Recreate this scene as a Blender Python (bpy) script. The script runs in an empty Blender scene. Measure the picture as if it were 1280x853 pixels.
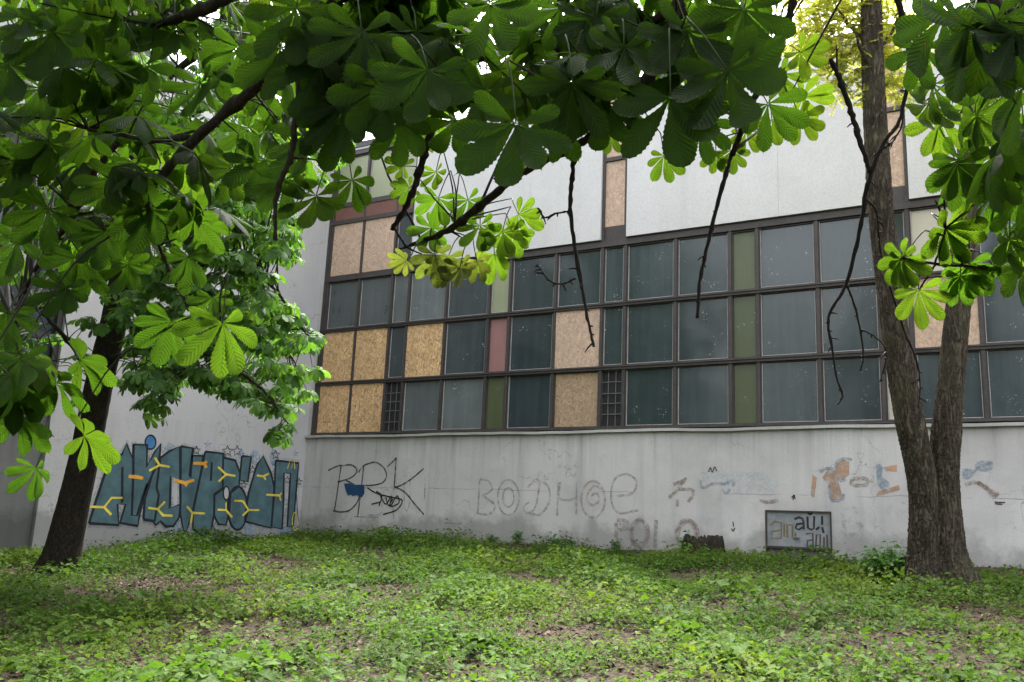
import bpy, math, random
import numpy as np
from mathutils import Matrix, Vector

random.seed(7); RNG = np.random.default_rng(7)
scene = bpy.context.scene
COL = scene.collection

# ------------------------------------------------------------------ camera
YAW, PITCH, ROLL = map(math.radians, (27.025, 11.054, 1.4256))
FPX = 1048.8; CAMP = np.array([14.609, -14.252, 0.831]); PX, PY = 743.5, 426.5
_cy, _sy, _cp, _sp = math.cos(YAW), math.sin(YAW), math.cos(PITCH), math.sin(PITCH)
FWD = np.array([-_sy*_cp, _cy*_cp, _sp]); _r = np.array([_cy, _sy, 0]); _u = np.cross(_r, FWD)
RT = math.cos(ROLL)*_r + math.sin(ROLL)*_u
UP = -math.sin(ROLL)*_r + math.cos(ROLL)*_u
cam = bpy.data.objects.new('camera', bpy.data.cameras.new('camera')); COL.objects.link(cam)
M = Matrix.Identity(4)
for i in range(3):
    M[i][0], M[i][1], M[i][2], M[i][3] = RT[i], UP[i], -FWD[i], CAMP[i]
cam.matrix_world = M
cam.data.sensor_width = 36; cam.data.lens = FPX/1280*36; cam.data.shift_x = -(PX-640)/1280
cam.data.clip_start = 0.05; cam.data.clip_end = 2000
scene.camera = cam

# ------------------------------------------------------------------ world, sun, exposure
W = bpy.data.worlds.new('World'); scene.world = W; W.use_nodes = True
SUN_EL, SUN_AZ = math.radians(60), math.radians(-20)      # azimuth from +Y towards +X
nt = W.node_tree; nt.nodes.clear()
sky = nt.nodes.new('ShaderNodeTexSky'); sky.sky_type = 'NISHITA'; sky.sun_disc = False
sky.sun_elevation = SUN_EL; sky.sun_rotation = SUN_AZ
sky.air_density = 1.0; sky.dust_density = 6.0; sky.ozone_density = 1.0
hs = nt.nodes.new('ShaderNodeHueSaturation'); hs.inputs['Saturation'].default_value = 0.22
bg = nt.nodes.new('ShaderNodeBackground'); bg.inputs['Strength'].default_value = 0.15
wo = nt.nodes.new('ShaderNodeOutputWorld')
nt.links.new(sky.outputs[0], hs.inputs['Color']); nt.links.new(hs.outputs[0], bg.inputs['Color']); nt.links.new(bg.outputs[0], wo.inputs[0])
sl = bpy.data.lights.new('sun', 'SUN'); sl.energy = 1.5; sl.angle = math.radians(35); sl.color = (1, 0.97, 0.93)
so = bpy.data.objects.new('sun', sl); COL.objects.link(so)
sd = Vector((math.sin(SUN_AZ)*math.cos(SUN_EL), math.cos(SUN_AZ)*math.cos(SUN_EL), math.sin(SUN_EL)))
so.rotation_euler = sd.to_track_quat('Z', 'Y').to_euler()
scene.view_settings.view_transform = 'Standard'; scene.view_settings.look = 'None'
scene.view_settings.exposure = 3.05; scene.view_settings.gamma = 1; scene.view_settings.use_curve_mapping = False
scene.render.engine = 'CYCLES'
cy = scene.cycles
cy.use_denoising = True; cy.max_bounces = 7; cy.diffuse_bounces = 4; cy.glossy_bounces = 3
cy.transmission_bounces = 4; cy.transparent_max_bounces = 6; cy.caustics_reflective = False; cy.caustics_refractive = False

# ------------------------------------------------------------------ geometry helpers
def ray(x, y): return FWD + RT*(x-PX)/FPX - UP*(y-PY)/FPX
def at(x, y, d): return CAMP + ray(x, y)*d                      # point seen at photo pixel (x, y), d metres deep
def on_facade(x, y, Y=0.0): r = ray(x, y); return CAMP + r*((Y-CAMP[1])/r[1])
def on_wing(x, y, X=0.0): r = ray(x, y); return CAMP + r*((X-CAMP[0])/r[0])
def gz(x, y): return 0.05 + 0.048*np.minimum(y, 0) + 0.03*np.sin(x*0.9+0.7)*np.sin(y*0.8) + 0.015*np.sin(x*2.3+y*1.7)
def on_ground(x, y):
    r = ray(x, y)
    for t in np.linspace(3, 20, 1700):
        p = CAMP + r*t
        if p[2] <= gz(p[0], p[1]): return p
    return p
def nrm(v): v = np.asarray(v, float); return v/max(1e-9, np.linalg.norm(v))

def props(o, label=None, cat=None, group=None, kind=None):
    if label: o['label'] = label
    if cat: o['category'] = cat
    if group: o['group'] = group
    if kind: o['kind'] = kind
    return o
def empty(name, loc, label, cat, group=None):
    o = bpy.data.objects.new(name, None); COL.objects.link(o); o.location = [float(v) for v in loc]; o.empty_display_size = 0.2
    return props(o, label, cat, group)
def mesh_obj(name, V, F, mat, parent=None, smooth=False, uv=None, rnd=None):
    """F: (n,4) or (n,3) array, or list of such arrays"""
    Fs = F if isinstance(F, list) else [F]
    Fs = [np.asarray(f, np.int32) for f in Fs if len(f)]
    V = np.asarray(V, np.float32)
    if parent is not None: V = V - np.array(parent.matrix_basis.translation if parent.parent is None else (parent.parent.matrix_basis.translation + parent.matrix_basis.translation), np.float32)
    me = bpy.data.meshes.new(name)
    me.vertices.add(len(V)); me.vertices.foreach_set('co', V.ravel())
    li = np.concatenate([f.ravel() for f in Fs]); tot = np.concatenate([np.full(len(f), f.shape[1], np.int32) for f in Fs])
    st = np.concatenate([[0], np.cumsum(tot)[:-1]]).astype(np.int32)
    me.loops.add(len(li)); me.loops.foreach_set('vertex_index', li)
    me.polygons.add(len(tot)); me.polygons.foreach_set('loop_start', st)
    me.polygons.foreach_set('use_smooth', np.full(len(tot), bool(smooth)))
    if uv is not None:
        l = me.uv_layers.new(name='UVMap'); l.data.foreach_set('uv', np.asarray(uv, np.float32)[li].ravel())
    if rnd is not None:
        a = me.attributes.new('rnd', 'FLOAT', 'POINT'); a.data.foreach_set('value', np.asarray(rnd, np.float32))
    me.update(calc_edges=True); me.validate()
    if mat: me.materials.append(mat)
    o = bpy.data.objects.new(name, me); COL.objects.link(o)
    if parent is not None: o.parent = parent
    return o
class MB:
    """collects boxes and sheets for one mesh"""
    def __init__(s): s.V = []; s.Q = []; s.T = []
    def n(s): return sum(len(v) for v in s.V)
    def box(s, a, b):
        b0 = s.n(); x0, y0, z0 = a; x1, y1, z1 = b
        s.V.append(np.array([(x0,y0,z0),(x1,y0,z0),(x1,y1,z0),(x0,y1,z0),(x0,y0,z1),(x1,y0,z1),(x1,y1,z1),(x0,y1,z1)], float))
        s.Q += [[b0+i for i in q] for q in ((0,3,2,1),(4,5,6,7),(0,1,5,4),(1,2,6,5),(2,3,7,6),(3,0,4,7))]; return s
    def add(s, V, Q=(), T=()):
        b0 = s.n(); s.V.append(np.asarray(V, float)); s.Q += [[b0+i for i in q] for q in Q]; s.T += [[b0+i for i in q] for q in T]; return s
    def build(s, name, mat, parent=None, smooth=False):
        return mesh_obj(name, np.concatenate(s.V), [np.array(s.Q, np.int32).reshape(-1, 4), np.array(s.T, np.int32).reshape(-1, 3)], mat, parent, smooth)
def bevel(o, w=0.008):
    m = o.modifiers.new('bevel', 'BEVEL'); m.width = w; m.segments = 2; m.limit_method = 'ANGLE'; return o

def smooth_path(P, n):
    P = np.asarray(P, float); m = len(P)
    if m < 3:
        t = np.linspace(0, 1, n)[:, None]; return P[0]*(1-t) + P[-1]*t
    Q = np.vstack([2*P[0]-P[1], P, 2*P[-1]-P[-2]]); out = []
    for u in np.linspace(0, m-1-1e-6, n):
        i = int(u); f = u-i; a, b, c, d = Q[i], Q[i+1], Q[i+2], Q[i+3]
        out.append(0.5*((2*b) + (-a+c)*f + (2*a-5*b+4*c-d)*f*f + (-a+3*b-3*c+d)*f**3))
    return np.array(out)
def tube_arr(P, R, seg=6, disp=None):
    P = np.asarray(P, float); R = np.asarray(R, float); n = len(P)
    T = np.gradient(P, axis=0); T /= np.linalg.norm(T, axis=1)[:, None]+1e-9
    ref = np.array([0.31, 0.87, 0.39]) if abs(T[0][2]) > 0.7 else np.array([0, 0, 1.0])
    A = np.cross(T, ref); A /= np.linalg.norm(A, axis=1)[:, None]+1e-9; B = np.cross(T, A)
    th = np.linspace(0, 2*np.pi, seg, endpoint=False)
    rr = R[:, None]*np.ones(seg)[None]
    if disp is not None: rr = rr*(1+disp)
    V = P[:, None] + rr[..., None]*(A[:, None]*np.cos(th)[None, :, None] + B[:, None]*np.sin(th)[None, :, None])
    i = np.arange(n-1)[:, None]*seg; j = np.arange(seg)[None]; k = (j+1) % seg
    F = np.stack([i+j, i+k, i+seg+k, i+seg+j], -1).reshape(-1, 4)
    V = np.vstack([V.reshape(-1, 3), P[:1], P[-1:]])
    c0, c1 = n*seg, n*seg+1; jj = np.arange(seg); kk = (jj+1) % seg
    cap = np.vstack([np.stack([kk, jj, np.full(seg, c0)], -1), np.stack([(n-1)*seg+jj, (n-1)*seg+kk, np.full(seg, c1)], -1)])
    return V, F, cap
class Tubes:
    def __init__(s): s.V = []; s.Q = []; s.T = []; s.k = 0
    def add(s, P, R, seg=5, disp=None):
        V, F, c = tube_arr(P, R, seg, disp); s.V.append(V); s.Q.append(F+s.k); s.T.append(c+s.k); s.k += len(V)
    def build(s, name, mat, parent=None):
        return mesh_obj(name, np.concatenate(s.V), [np.concatenate(s.Q), np.concatenate(s.T)], mat, parent, True)

# ------------------------------------------------------------------ materials
def newmat(name):
    m = bpy.data.materials.new(name); m.use_nodes = True; nt = m.node_tree; nt.nodes.clear()
    out = nt.nodes.new('ShaderNodeOutputMaterial')
    return m, nt, out
class G:
    """small node-graph helper"""
    def __init__(s, nt): s.nt = nt
    def n(s, t, **kw):
        nd = s.nt.nodes.new('ShaderNode'+t)
        for k, v in kw.items(): setattr(nd, k, v)
        return nd
    def set(s, sock, v):
        if hasattr(v, 'is_output'): s.nt.links.new(v, sock)
        else: sock.default_value = v if not isinstance(v, tuple) or len(v) != 3 or sock.type != 'RGBA' else (*v, 1)
    def math(s, op, a, b=0.0, c=0.0, clamp=False):
        nd = s.n('Math', operation=op, use_clamp=clamp)
        for i, v in enumerate((a, b, c)): s.set(nd.inputs[i], v)
        return nd.outputs[0]
    def mix(s, f, a, b, mode='MIX'):
        nd = s.n('Mix', data_type='RGBA', blend_type=mode)
        s.set(nd.inputs[0], f); s.set(nd.inputs[6], a); s.set(nd.inputs[7], b); return nd.outputs[2]
    def pos(s, scale=(1, 1, 1), rot=(0, 0, 0)):
        g = s.n('NewGeometry'); m = s.n('Mapping'); s.nt.links.new(g.outputs['Position'], m.inputs['Vector'])
        m.inputs['Scale'].default_value = scale; m.inputs['Rotation'].default_value = rot; return m.outputs[0]
    def noise(s, vec, scale, detail=4, rough=0.6, dist=0.0):
        nd = s.n('TexNoise'); s.set(nd.inputs['Vector'], vec); nd.inputs['Scale'].default_value = scale
        nd.inputs['Detail'].default_value = detail; nd.inputs['Roughness'].default_value = rough; nd.inputs['Distortion'].default_value = dist
        return nd.outputs[0]
    def vor(s, vec, scale, out='Distance', feature='F1'):
        nd = s.n('TexVoronoi', feature=feature); s.set(nd.inputs['Vector'], vec); nd.inputs['Scale'].default_value = scale; return nd.outputs[out]
    def ramp(s, f, *stops):
        nd = s.n('ValToRGB'); s.set(nd.inputs[0], f); e = nd.color_ramp.elements
        while len(e) < len(stops): e.new(0.5)
        for el, (p, c) in zip(e, stops):
            el.position = p; el.color = (*c, 1) if isinstance(c, tuple) else (c, c, c, 1)
        return nd.outputs[0]
    def sep(s, vec):
        nd = s.n('SeparateXYZ'); s.set(nd.inputs[0], vec); return nd.outputs
    def bump(s, h, strength=0.4, dist=0.02):
        nd = s.n('Bump'); s.set(nd.inputs['Height'], h); nd.inputs['Strength'].default_value = strength; nd.inputs['Distance'].default_value = dist; return nd.outputs[0]
    def pbsdf(s, col, rough=0.7, spec=0.3, normal=None, metal=0.0):
        nd = s.n('BsdfPrincipled'); s.set(nd.inputs['Base Color'], col); s.set(nd.inputs['Roughness'], rough)
        s.set(nd.inputs['Specular IOR Level'], spec); nd.inputs['Metallic'].default_value = metal
        if normal is not None: s.nt.links.new(normal, nd.inputs['Normal'])
        return nd.outputs[0]
    def done(s, sh, out): s.nt.links.new(sh, out.inputs[0])

def simple(name, col, rough=0.6, var=0.25, scale=18, spec=0.3, bump=0.15, metal=0.0):
    m, nt, out = newmat(name); g = G(nt); p = g.pos()
    n1 = g.noise(p, scale, 5); n2 = g.noise(p, scale*0.15, 3)
    f = g.math('ADD', g.math('MULTIPLY', n1, 0.6), g.math('MULTIPLY', n2, 0.4))
    c = g.ramp(f, (0.3, tuple(x*(1-var) for x in col)), (0.7, tuple(min(1, x*(1+var)) for x in col)))
    g.done(g.pbsdf(c, rough, spec, g.bump(n1, bump, 0.01), metal), out); return m

def concrete(name, base, damp=True, seam=False, stain=1.0, axis=0):
    m, nt, out = newmat(name); g = G(nt); p = g.pos(); x, y, z = g.sep(p)
    big = g.noise(p, 0.55, 5, 0.6, 0.4); mid = g.noise(p, 2.6, 7, 0.65, 0.3); fine = g.noise(p, 45, 6, 0.7)
    st = g.noise(g.pos((3.2, 3.2, 0.22)), 1.0, 6, 0.65)         # vertical rain streaks
    c = g.ramp(big, (0.30, tuple(v*(1-0.30*stain) for v in base)), (0.52, base), (0.72, tuple(min(1, v*(1+0.16*stain)) for v in base)))
    c = g.mix(g.ramp(st, (0.50, 0.0), (0.72, 0.55*stain)), c, tuple(v*0.50 for v in base))
    c = g.mix(g.ramp(mid, (0.58, 0.0), (0.70, 0.45*stain)), c, tuple(v*0.60 for v in base))
    c = g.mix(g.ramp(mid, (0.30, 0.4*stain), (0.40, 0.0)), c, tuple(min(1, v*1.28) for v in base))
    c = g.mix(g.ramp(fine, (0.36, 0.42), (0.55, 0.0)), c, tuple(v*0.62 for v in base))
    if damp:
        # rising damp and algae along the foot of the wall, broken up by noise
        wob = g.math('MULTIPLY', g.math('SUBTRACT', g.noise(p, 1.3, 5, 0.65), 0.5), 1.5)
        h = g.math('SUBTRACT', g.math('ADD', z, wob), 0.30)
        f = g.ramp(h, (0.0, 0.58), (0.28, 0.0))
        c = g.mix(f, c, (base[0]*0.33, base[1]*0.34, base[2]*0.31))
        # drips under the ledge
        dr = g.noise(g.pos((5.5, 5.5, 0.12)), 1.0, 5, 0.7)
        f2 = g.math('MULTIPLY', g.ramp(dr, (0.50, 0.0), (0.66, 0.6*stain)), g.math('MULTIPLY', g.ramp(g.math('SUBTRACT', z, 1.15), (0.1, 0.0), (1.0, 1.0)), g.math('LESS_THAN', z, 2.26)))
        c = g.mix(f2, c, tuple(v*0.42 for v in base))
        # pour joint with a crack
        wz = g.math('ADD', z, g.math('MULTIPLY', g.noise(p, 2.2, 4), 0.10))
        d = g.math('ABSOLUTE', g.math('SUBTRACT', wz, 1.13))
        f3 = g.math('MULTIPLY', g.ramp(d, (0.003, 0.6), (0.010, 0.0)), g.ramp(g.noise(p, 0.8, 3), (0.47, 0.0), (0.56, 1.0)))
        c = g.mix(f3, c, tuple(v*0.25 for v in base))
        # hairline cracks
        cd = g.n('TexVoronoi', feature='DISTANCE_TO_EDGE'); vv = g.n('VectorMath', operation='ADD')
        nn = g.n('TexNoise'); nt.links.new(p, nn.inputs['Vector']); nn.inputs['Scale'].default_value = 3; nn.inputs['Detail'].default_value = 5
        nt.links.new(p, vv.inputs[0]); nt.links.new(nn.outputs['Color'], vv.inputs[1]); nt.links.new(vv.outputs[0], cd.inputs['Vector']); cd.inputs['Scale'].default_value = 0.55
        f4 = g.math('MULTIPLY', g.ramp(cd.outputs['Distance'], (0.0, 0.7), (0.006, 0.0)), g.ramp(g.noise(p, 0.7, 2), (0.48, 0.0), (0.56, 1.0)))
        c = g.mix(f4, c, tuple(v*0.3 for v in base))
    hgt = g.math('ADD', g.math('MULTIPLY', fine, 0.5), g.math('MULTIPLY', mid, 0.6))
    g.done(g.pbsdf(c, 0.9, 0.2, g.bump(hgt, 0.35, 0.01)), out); return m

def glass(name, base, dust, dustcol, rough=0.03):
    m, nt, out = newmat(name); g = G(nt)
    info = g.n('ObjectInfo'); p = g.pos(); x, y, z = g.sep(p)
    off = g.n('VectorMath', operation='ADD'); cmb = g.n('CombineXYZ')
    nt.links.new(g.math('MULTIPLY', info.outputs['Random'], 37.0), cmb.inputs[0]); nt.links.new(g.math('MULTIPLY', info.outputs['Random'], 91.0), cmb.inputs[2])
    nt.links.new(p, off.inputs[0]); nt.links.new(cmb.outputs[0], off.inputs[1]); q = off.outputs[0]
    mp = g.n('Mapping'); nt.links.new(q, mp.inputs['Vector']); mp.inputs['Scale'].default_value = (7, 7, 0.5)
    st = g.noise(mp.outputs[0], 1.0, 5, 0.6); bl = g.noise(q, 1.6, 4); fn = g.noise(q, 70, 3); sp = g.math('MULTIPLY', g.ramp(g.noise(q, 21, 5, 0.7), (0.60, 0.0), (0.63, 1.0)), g.ramp(g.noise(q, 2.3, 2), (0.57, 0.0), (0.64, 0.9)))
    f = g.math('ADD', g.math('MULTIPLY', st, 0.55), g.math('MULTIPLY', bl, 0.45))
    d = g.math('MULTIPLY', g.ramp(f, (0.34, 0.45), (0.66, 1.0)), dust)
    d = g.math('ADD', d, g.math('MULTIPLY', g.ramp(fn, (0.5, 0.0), (0.75, 0.3)), dust))
    d = g.math('MULTIPLY', d, g.math('ADD', g.math('MULTIPLY', info.outputs['Random'], 0.9), 0.55), clamp=True)
    d = g.math('MAXIMUM', d, sp)          # old paint and lime spots, plus sky reflections painted in as white specks
    col = g.mix(sp, g.mix(d, base, dustcol), (0.36, 0.40, 0.41))
    wav = g.bump(g.noise(q, 1.8, 2), 0.06, 0.05)
    r = g.math('ADD', rough, g.math('MULTIPLY', d, 0.5))
    g.done(g.pbsdf(col, r, 0.5, wav), out); return m

def osb(name, base, fade=0.0):
    m, nt, out = newmat(name); g = G(nt); cols = []
    for k, (rot, sc) in enumerate(((0.5, (9, 9, 34)), (-0.6, (9, 9, 30)), (1.4, (10, 10, 36)))):
        mp = g.n('TexVoronoi'); v = g.pos((1, 1, 1), (0, rot, 0)); m2 = g.n('Mapping'); nt.links.new(v, m2.inputs['Vector']); m2.inputs['Scale'].default_value = sc
        nt.links.new(m2.outputs[0], mp.inputs['Vector']); mp.inputs['Scale'].default_value = 1.05; cols.append(mp.outputs['Color'])
    sel = g.noise(g.pos(), 16, 2); c = g.mix(g.ramp(sel, (0.46, 0.0), (0.48, 1.0)), cols[0], cols[1])
    c = g.mix(g.ramp(g.noise(g.pos((1.3, 1.3, 1.3)), 13, 2), (0.5, 0.0), (0.52, 1.0)), c, cols[2])
    bw = g.n('RGBToBW'); nt.links.new(c, bw.inputs[0]); v = bw.outputs[0]
    col = g.ramp(v, (0.10, tuple(x*0.40 for x in base)), (0.36, tuple(x*0.82 for x in base)), (0.62, base), (0.9, (min(1, base[0]*1.35), min(1, base[1]*1.4), min(1, base[2]*1.55))))
    big = g.noise(g.pos((1.2, 1.2, 0.5)), 1.4, 5); col = g.mix(g.ramp(big, (0.42, 0.0), (0.75, 0.5)), col, tuple(x*0.62 for x in base))
    col = g.mix(fade, col, (0.42, 0.33, 0.29))
    g.done(g.pbsdf(col, 0.75, 0.3, g.bump(v, 0.25, 0.004)), out); return m

def leaf_mat(name, refl, trans, tmix=0.5, dark=0.35, yel=0.0, rough=0.42, veins=13.0, spec=0.45):
    m, nt, out = newmat(name); g = G(nt)
    at_ = g.n('Attribute', attribute_name='rnd'); uvn = g.n('UVMap'); s = g.sep(uvn.outputs[0])
    r = at_.outputs['Fac']; au = g.math('ABSOLUTE', s[0])
    ph = g.math('MULTIPLY', g.math('SUBTRACT', s[1], g.math('MULTIPLY', au, 0.17)), veins*6.2832)
    w = g.math('ADD', g.math('MULTIPLY', g.math('SINE', ph), 0.5), 0.5)
    vein = g.ramp(w, (0.80, 0.0), (1.0, 1.0)); mid = g.ramp(au, (0.03, 1.0), (0.09, 0.0))
    vm = g.math('MAXIMUM', g.math('MULTIPLY', vein, 0.35), mid)
    blot = g.noise(g.pos(), 9, 4); spots = g.noise(g.pos(), 38, 2)
    def tone(c):
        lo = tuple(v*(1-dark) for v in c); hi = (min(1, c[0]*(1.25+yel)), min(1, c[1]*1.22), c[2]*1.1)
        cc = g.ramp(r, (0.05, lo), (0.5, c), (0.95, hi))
        cc = g.mix(g.ramp(blot, (0.35, 0.3), (0.6, 0.0)), cc, tuple(v*0.6 for v in c))
        cc = g.mix(g.math('MULTIPLY', w, 0.30), cc, tuple(v*0.55 for v in c))
        return g.mix(g.ramp(spots, (0.70, 0.0), (0.73, 0.8)), cc, (c[1]*.5, c[1]*.33, c[2]*.8))
    cr = g.mix(g.math('MULTIPLY', vm, 0.45), tone(refl), tuple(min(1, v*2.0) for v in refl))
    ct = g.mix(g.math('MULTIPLY', vm, 0.55), tone(trans), tuple(v*0.42 for v in trans))
    nb = g.bump(w, 0.32, 0.004)
    pb = g.pbsdf(cr, rough, spec, nb); tr = g.n('BsdfTranslucent'); nt.links.new(ct, tr.inputs['Color']); nt.links.new(nb, tr.inputs['Normal'])
    mx = g.n('MixShader'); mx.inputs[0].default_value = tmix; nt.links.new(pb, mx.inputs[1]); nt.links.new(tr.outputs[0], mx.inputs[2])
    g.done(mx.outputs[0], out); return m

def bark_mat(name, lo, hi, vs=(9, 9, 1.6), bump=0.9):
    m, nt, out = newmat(name); g = G(nt)
    p = g.pos(vs); n1 = g.noise(p, 1.6, 6, 0.65, 1.2); n2 = g.noise(g.pos(), 30, 5, 0.7); n3 = g.noise(g.pos(), 1.4, 3)
    rd = g.math('SUBTRACT', 1.0, g.math('MULTIPLY', g.math('ABSOLUTE', g.math('SUBTRACT', n1, 0.5)), 5.0), clamp=True)
    f = g.math('ADD', g.math('MULTIPLY', g.math('SUBTRACT', 1.0, rd), 0.6), g.math('MULTIPLY', n2, 0.4))
    c = g.ramp(f, (0.15, lo), (0.75, hi)); c = g.mix(g.ramp(n3, (0.5, 0.0), (0.7, 0.5)), c, (hi[0]*0.75, hi[1]*0.95, hi[2]*0.7))
    g.done(g.pbsdf(c, 0.95, 0.12, g.bump(f, bump, 0.03)), out); return m

def paint(name, col, cover=1.0, scale=14.0, rough=0.7):
    """spray paint; cover < 1 is worn through to the wall"""
    m, nt, out = newmat(name); g = G(nt); p = g.pos()
    n1 = g.noise(p, scale, 6, 0.7); n2 = g.noise(p, 3.0, 4)
    c = g.ramp(n2, (0.3, tuple(v*0.68 for v in col)), (0.7, tuple(min(1, v*1.32) for v in col)))
    b = g.pbsdf(c, rough, 0.3)
    f = g.math('ADD', g.math('MULTIPLY', n1, 0.7), g.math('MULTIPLY', n2, 0.3))
    a = g.ramp(f, (max(0.0, 0.62-cover*0.5), 0.0), (max(0.05, 0.90-cover*0.62), min(1.0, 0.35+0.7*cover)))
    tr = g.n('BsdfTransparent'); mx = g.n('MixShader'); nt.links.new(a, mx.inputs[0]); nt.links.new(tr.outputs[0], mx.inputs[1]); nt.links.new(b, mx.inputs[2])
    g.done(mx.outputs[0], out); return m

m_wall = concrete('facade_concrete', (0.50, 0.483, 0.475), stain=.8)
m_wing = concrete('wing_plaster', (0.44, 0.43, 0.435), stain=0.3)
m_bay = concrete('shade_painted_bay_plaster', (0.17, 0.168, 0.17), stain=0.7)  # far-left wing plaster, with the shade there put into a darker base colour
m_panel = concrete('pale_panel', (0.55, 0.54, 0.535), damp=False, stain=0.35)
m_ledge = concrete('ledge_concrete', (0.46, 0.45, 0.43), damp=False, stain=0.9)
m_frame = simple('brown_frame_paint', (0.05, 0.043, 0.041), 0.55, 0.35, 25)
m_putty = simple('pale_putty', (0.34, 0.33, 0.32), 0.7, 0.35, 30)
m_glass = glass('dirty_glass', (0.013, 0.020, 0.023), 0.36, (0.095, 0.122, 0.132))
m_grey = glass('dusty_glass', (0.03, 0.036, 0.037), 0.62, (0.15, 0.17, 0.175), 0.14)
m_green = glass('green_pane', (0.042, 0.055, 0.020), 0.5, (0.12, 0.135, 0.07), 0.25)
m_pgreen = glass('pale_green_pane', (0.20, 0.22, 0.12), 0.4, (0.34, 0.36, 0.25), 0.3)
m_pink = glass('pink_pane', (0.22, 0.075, 0.07), 0.5, (0.34, 0.22, 0.21), 0.3)
m_cream = glass('cream_pane', (0.40, 0.36, 0.29), 0.35, (0.5, 0.48, 0.42), 0.3)
m_osb = osb('strand_board', (0.60, 0.385, 0.195))
m_osbf = osb('faded_strand_board', (0.52, 0.34, 0.205), 0.45)
m_osbd = osb('dusty_strand_board', (0.36, 0.235, 0.12), 0.25)
m_black = simple('dark_interior', (0.02, 0.02, 0.021), 0.8)
m_bar = simple('pale_bars', (0.13, 0.13, 0.13), 0.6)
m_hatch = simple('grey_metal', (0.21, 0.225, 0.235), 0.5, 0.3, 9)
m_rust = simple('dark_rust', (0.045, 0.036, 0.03), 0.8, 0.4, 20)
m_conc2 = simple('hatch_sill', (0.14, 0.135, 0.125), 0.9, 0.4, 8)
m_roof = simple('roof_felt', (0.08, 0.08, 0.08), 0.9)
m_bark = bark_mat('furrowed_bark', (0.014, 0.011, 0.008), (0.15, 0.122, 0.092))
m_barkd = bark_mat('dark_bark', (0.012, 0.010, 0.008), (0.055, 0.045, 0.036), (14, 14, 4), 0.6)
m_twig = simple('twig_bark', (0.014, 0.011, 0.009), 0.85, 0.4, 60)
m_stem = simple('green_petiole', (0.03, 0.05, 0.014), 0.6, 0.2, 60)
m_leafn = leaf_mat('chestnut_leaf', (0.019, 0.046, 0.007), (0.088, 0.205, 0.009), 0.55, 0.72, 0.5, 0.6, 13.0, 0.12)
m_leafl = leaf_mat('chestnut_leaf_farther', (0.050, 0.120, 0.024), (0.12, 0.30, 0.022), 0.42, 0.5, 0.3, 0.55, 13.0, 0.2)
m_leafy = leaf_mat('yellowing_leaf', (0.052, 0.066, 0.013), (0.14, 0.19, 0.02), 0.55, 0.4, 0.3)
m_leafg = leaf_mat('locust_leaf', (0.18, 0.22, 0.035), (0.52, 0.58, 0.06), 0.5, 0.35, 0.3)
m_leafb = leaf_mat('dense_tree_leaf', (0.03, 0.06, 0.015), (0.05, 0.14, 0.015), 0.35, 0.4, 0.2)
m_weed = leaf_mat('weed_leaf', (0.058, 0.112, 0.018), (0.10, 0.21, 0.016), 0.38, 0.55, 0.6, 0.65, 4.0, 0.10)
m_shrub = leaf_mat('shrub_leaf', (0.05, 0.12, 0.025), (0.10, 0.27, 0.03), 0.35, 0.45, 0.2, 0.4)

# ------------------------------------------------------------------ leaves
def leaf_proto(rows, half, seed, droop0, droop1, fold, wmax=0.165, n=7, spread=1.0):
    rg = np.random.default_rng(seed); V = []; F = []; UV = []; k = 0
    base = {7: ([-118, -74, -36, 0, 36, 74, 118], [.58, .80, .95, 1, .95, .80, .58]), 5: ([-90, -44, 0, 44, 90], [.66, .88, 1, .88, .66])}[n]
    t = np.linspace(0, 1, rows+1); dt = 1/rows; js = np.arange(-half, half+1)/half
    tt = np.minimum(t/.93, 1); prof = tt**1.45*(1-tt)**0.62; prof = prof/prof.max()*wmax + .012*(1-t); prof[0] = 0.010; prof[-1] = 0.001
    for a, l in zip(*base):
        a = math.radians(a*spread + rg.normal(0, 5)); l = l*rg.uniform(.92, 1.08)
        d0 = droop0 + rg.normal(0, .12); d1 = droop1*rg.uniform(.6, 1.4); side = rg.normal(0, .18); fo = fold*rg.uniform(.5, 1.5)
        phi = d0 + d1*t**1.3 + rg.normal(0, .25)*t**3
        y = np.concatenate([[0], np.cumsum(np.cos(phi[:-1]))*dt])*l; z = -np.concatenate([[0], np.cumsum(np.sin(phi[:-1]))*dt])*l
        w = prof*l*rg.uniform(.9, 1.1)
        X = js[None]*w[:, None]; Y = np.repeat(y[:, None], len(js), 1).copy(); Z = np.repeat(z[:, None], len(js), 1).copy()
        if rows >= 14:
            tooth = np.where(np.arange(rows+1) % 2, 1.07, 0.95)*(1+rg.normal(0, .015, rows+1)); X[:, 0] *= tooth; X[:, -1] *= tooth
        Z += fo*np.abs(X) - 0.9*X*X/max(wmax*l, 1e-3)*0.6 + side*X
        Y += np.abs(js)[None]*w[:, None]*0.22*(t*(1-t)*4)[:, None]*0.5
        Z += 0.02*l*np.sin(t*9+rg.uniform(0, 6))[:, None]*np.abs(js)[None]
        Y += 0.014
        ca, sa = math.cos(a), math.sin(a)
        P = np.stack([X*ca + Y*sa, -X*sa + Y*ca, Z], -1).reshape(-1, 3); m = len(js)
        i = np.arange(rows)[:, None]*m; j = np.arange(m-1)[None]
        F.append(np.stack([i+j, i+j+1, i+m+j+1, i+m+j], -1).reshape(-1, 4)+k); V.append(P); k += len(P)
        UV.append(np.stack([np.repeat(js[None], rows+1, 0), np.repeat(t[:, None], m, 1)], -1).reshape(-1, 2))
    return np.concatenate(V), np.concatenate(F), np.concatenate(UV)
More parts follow.
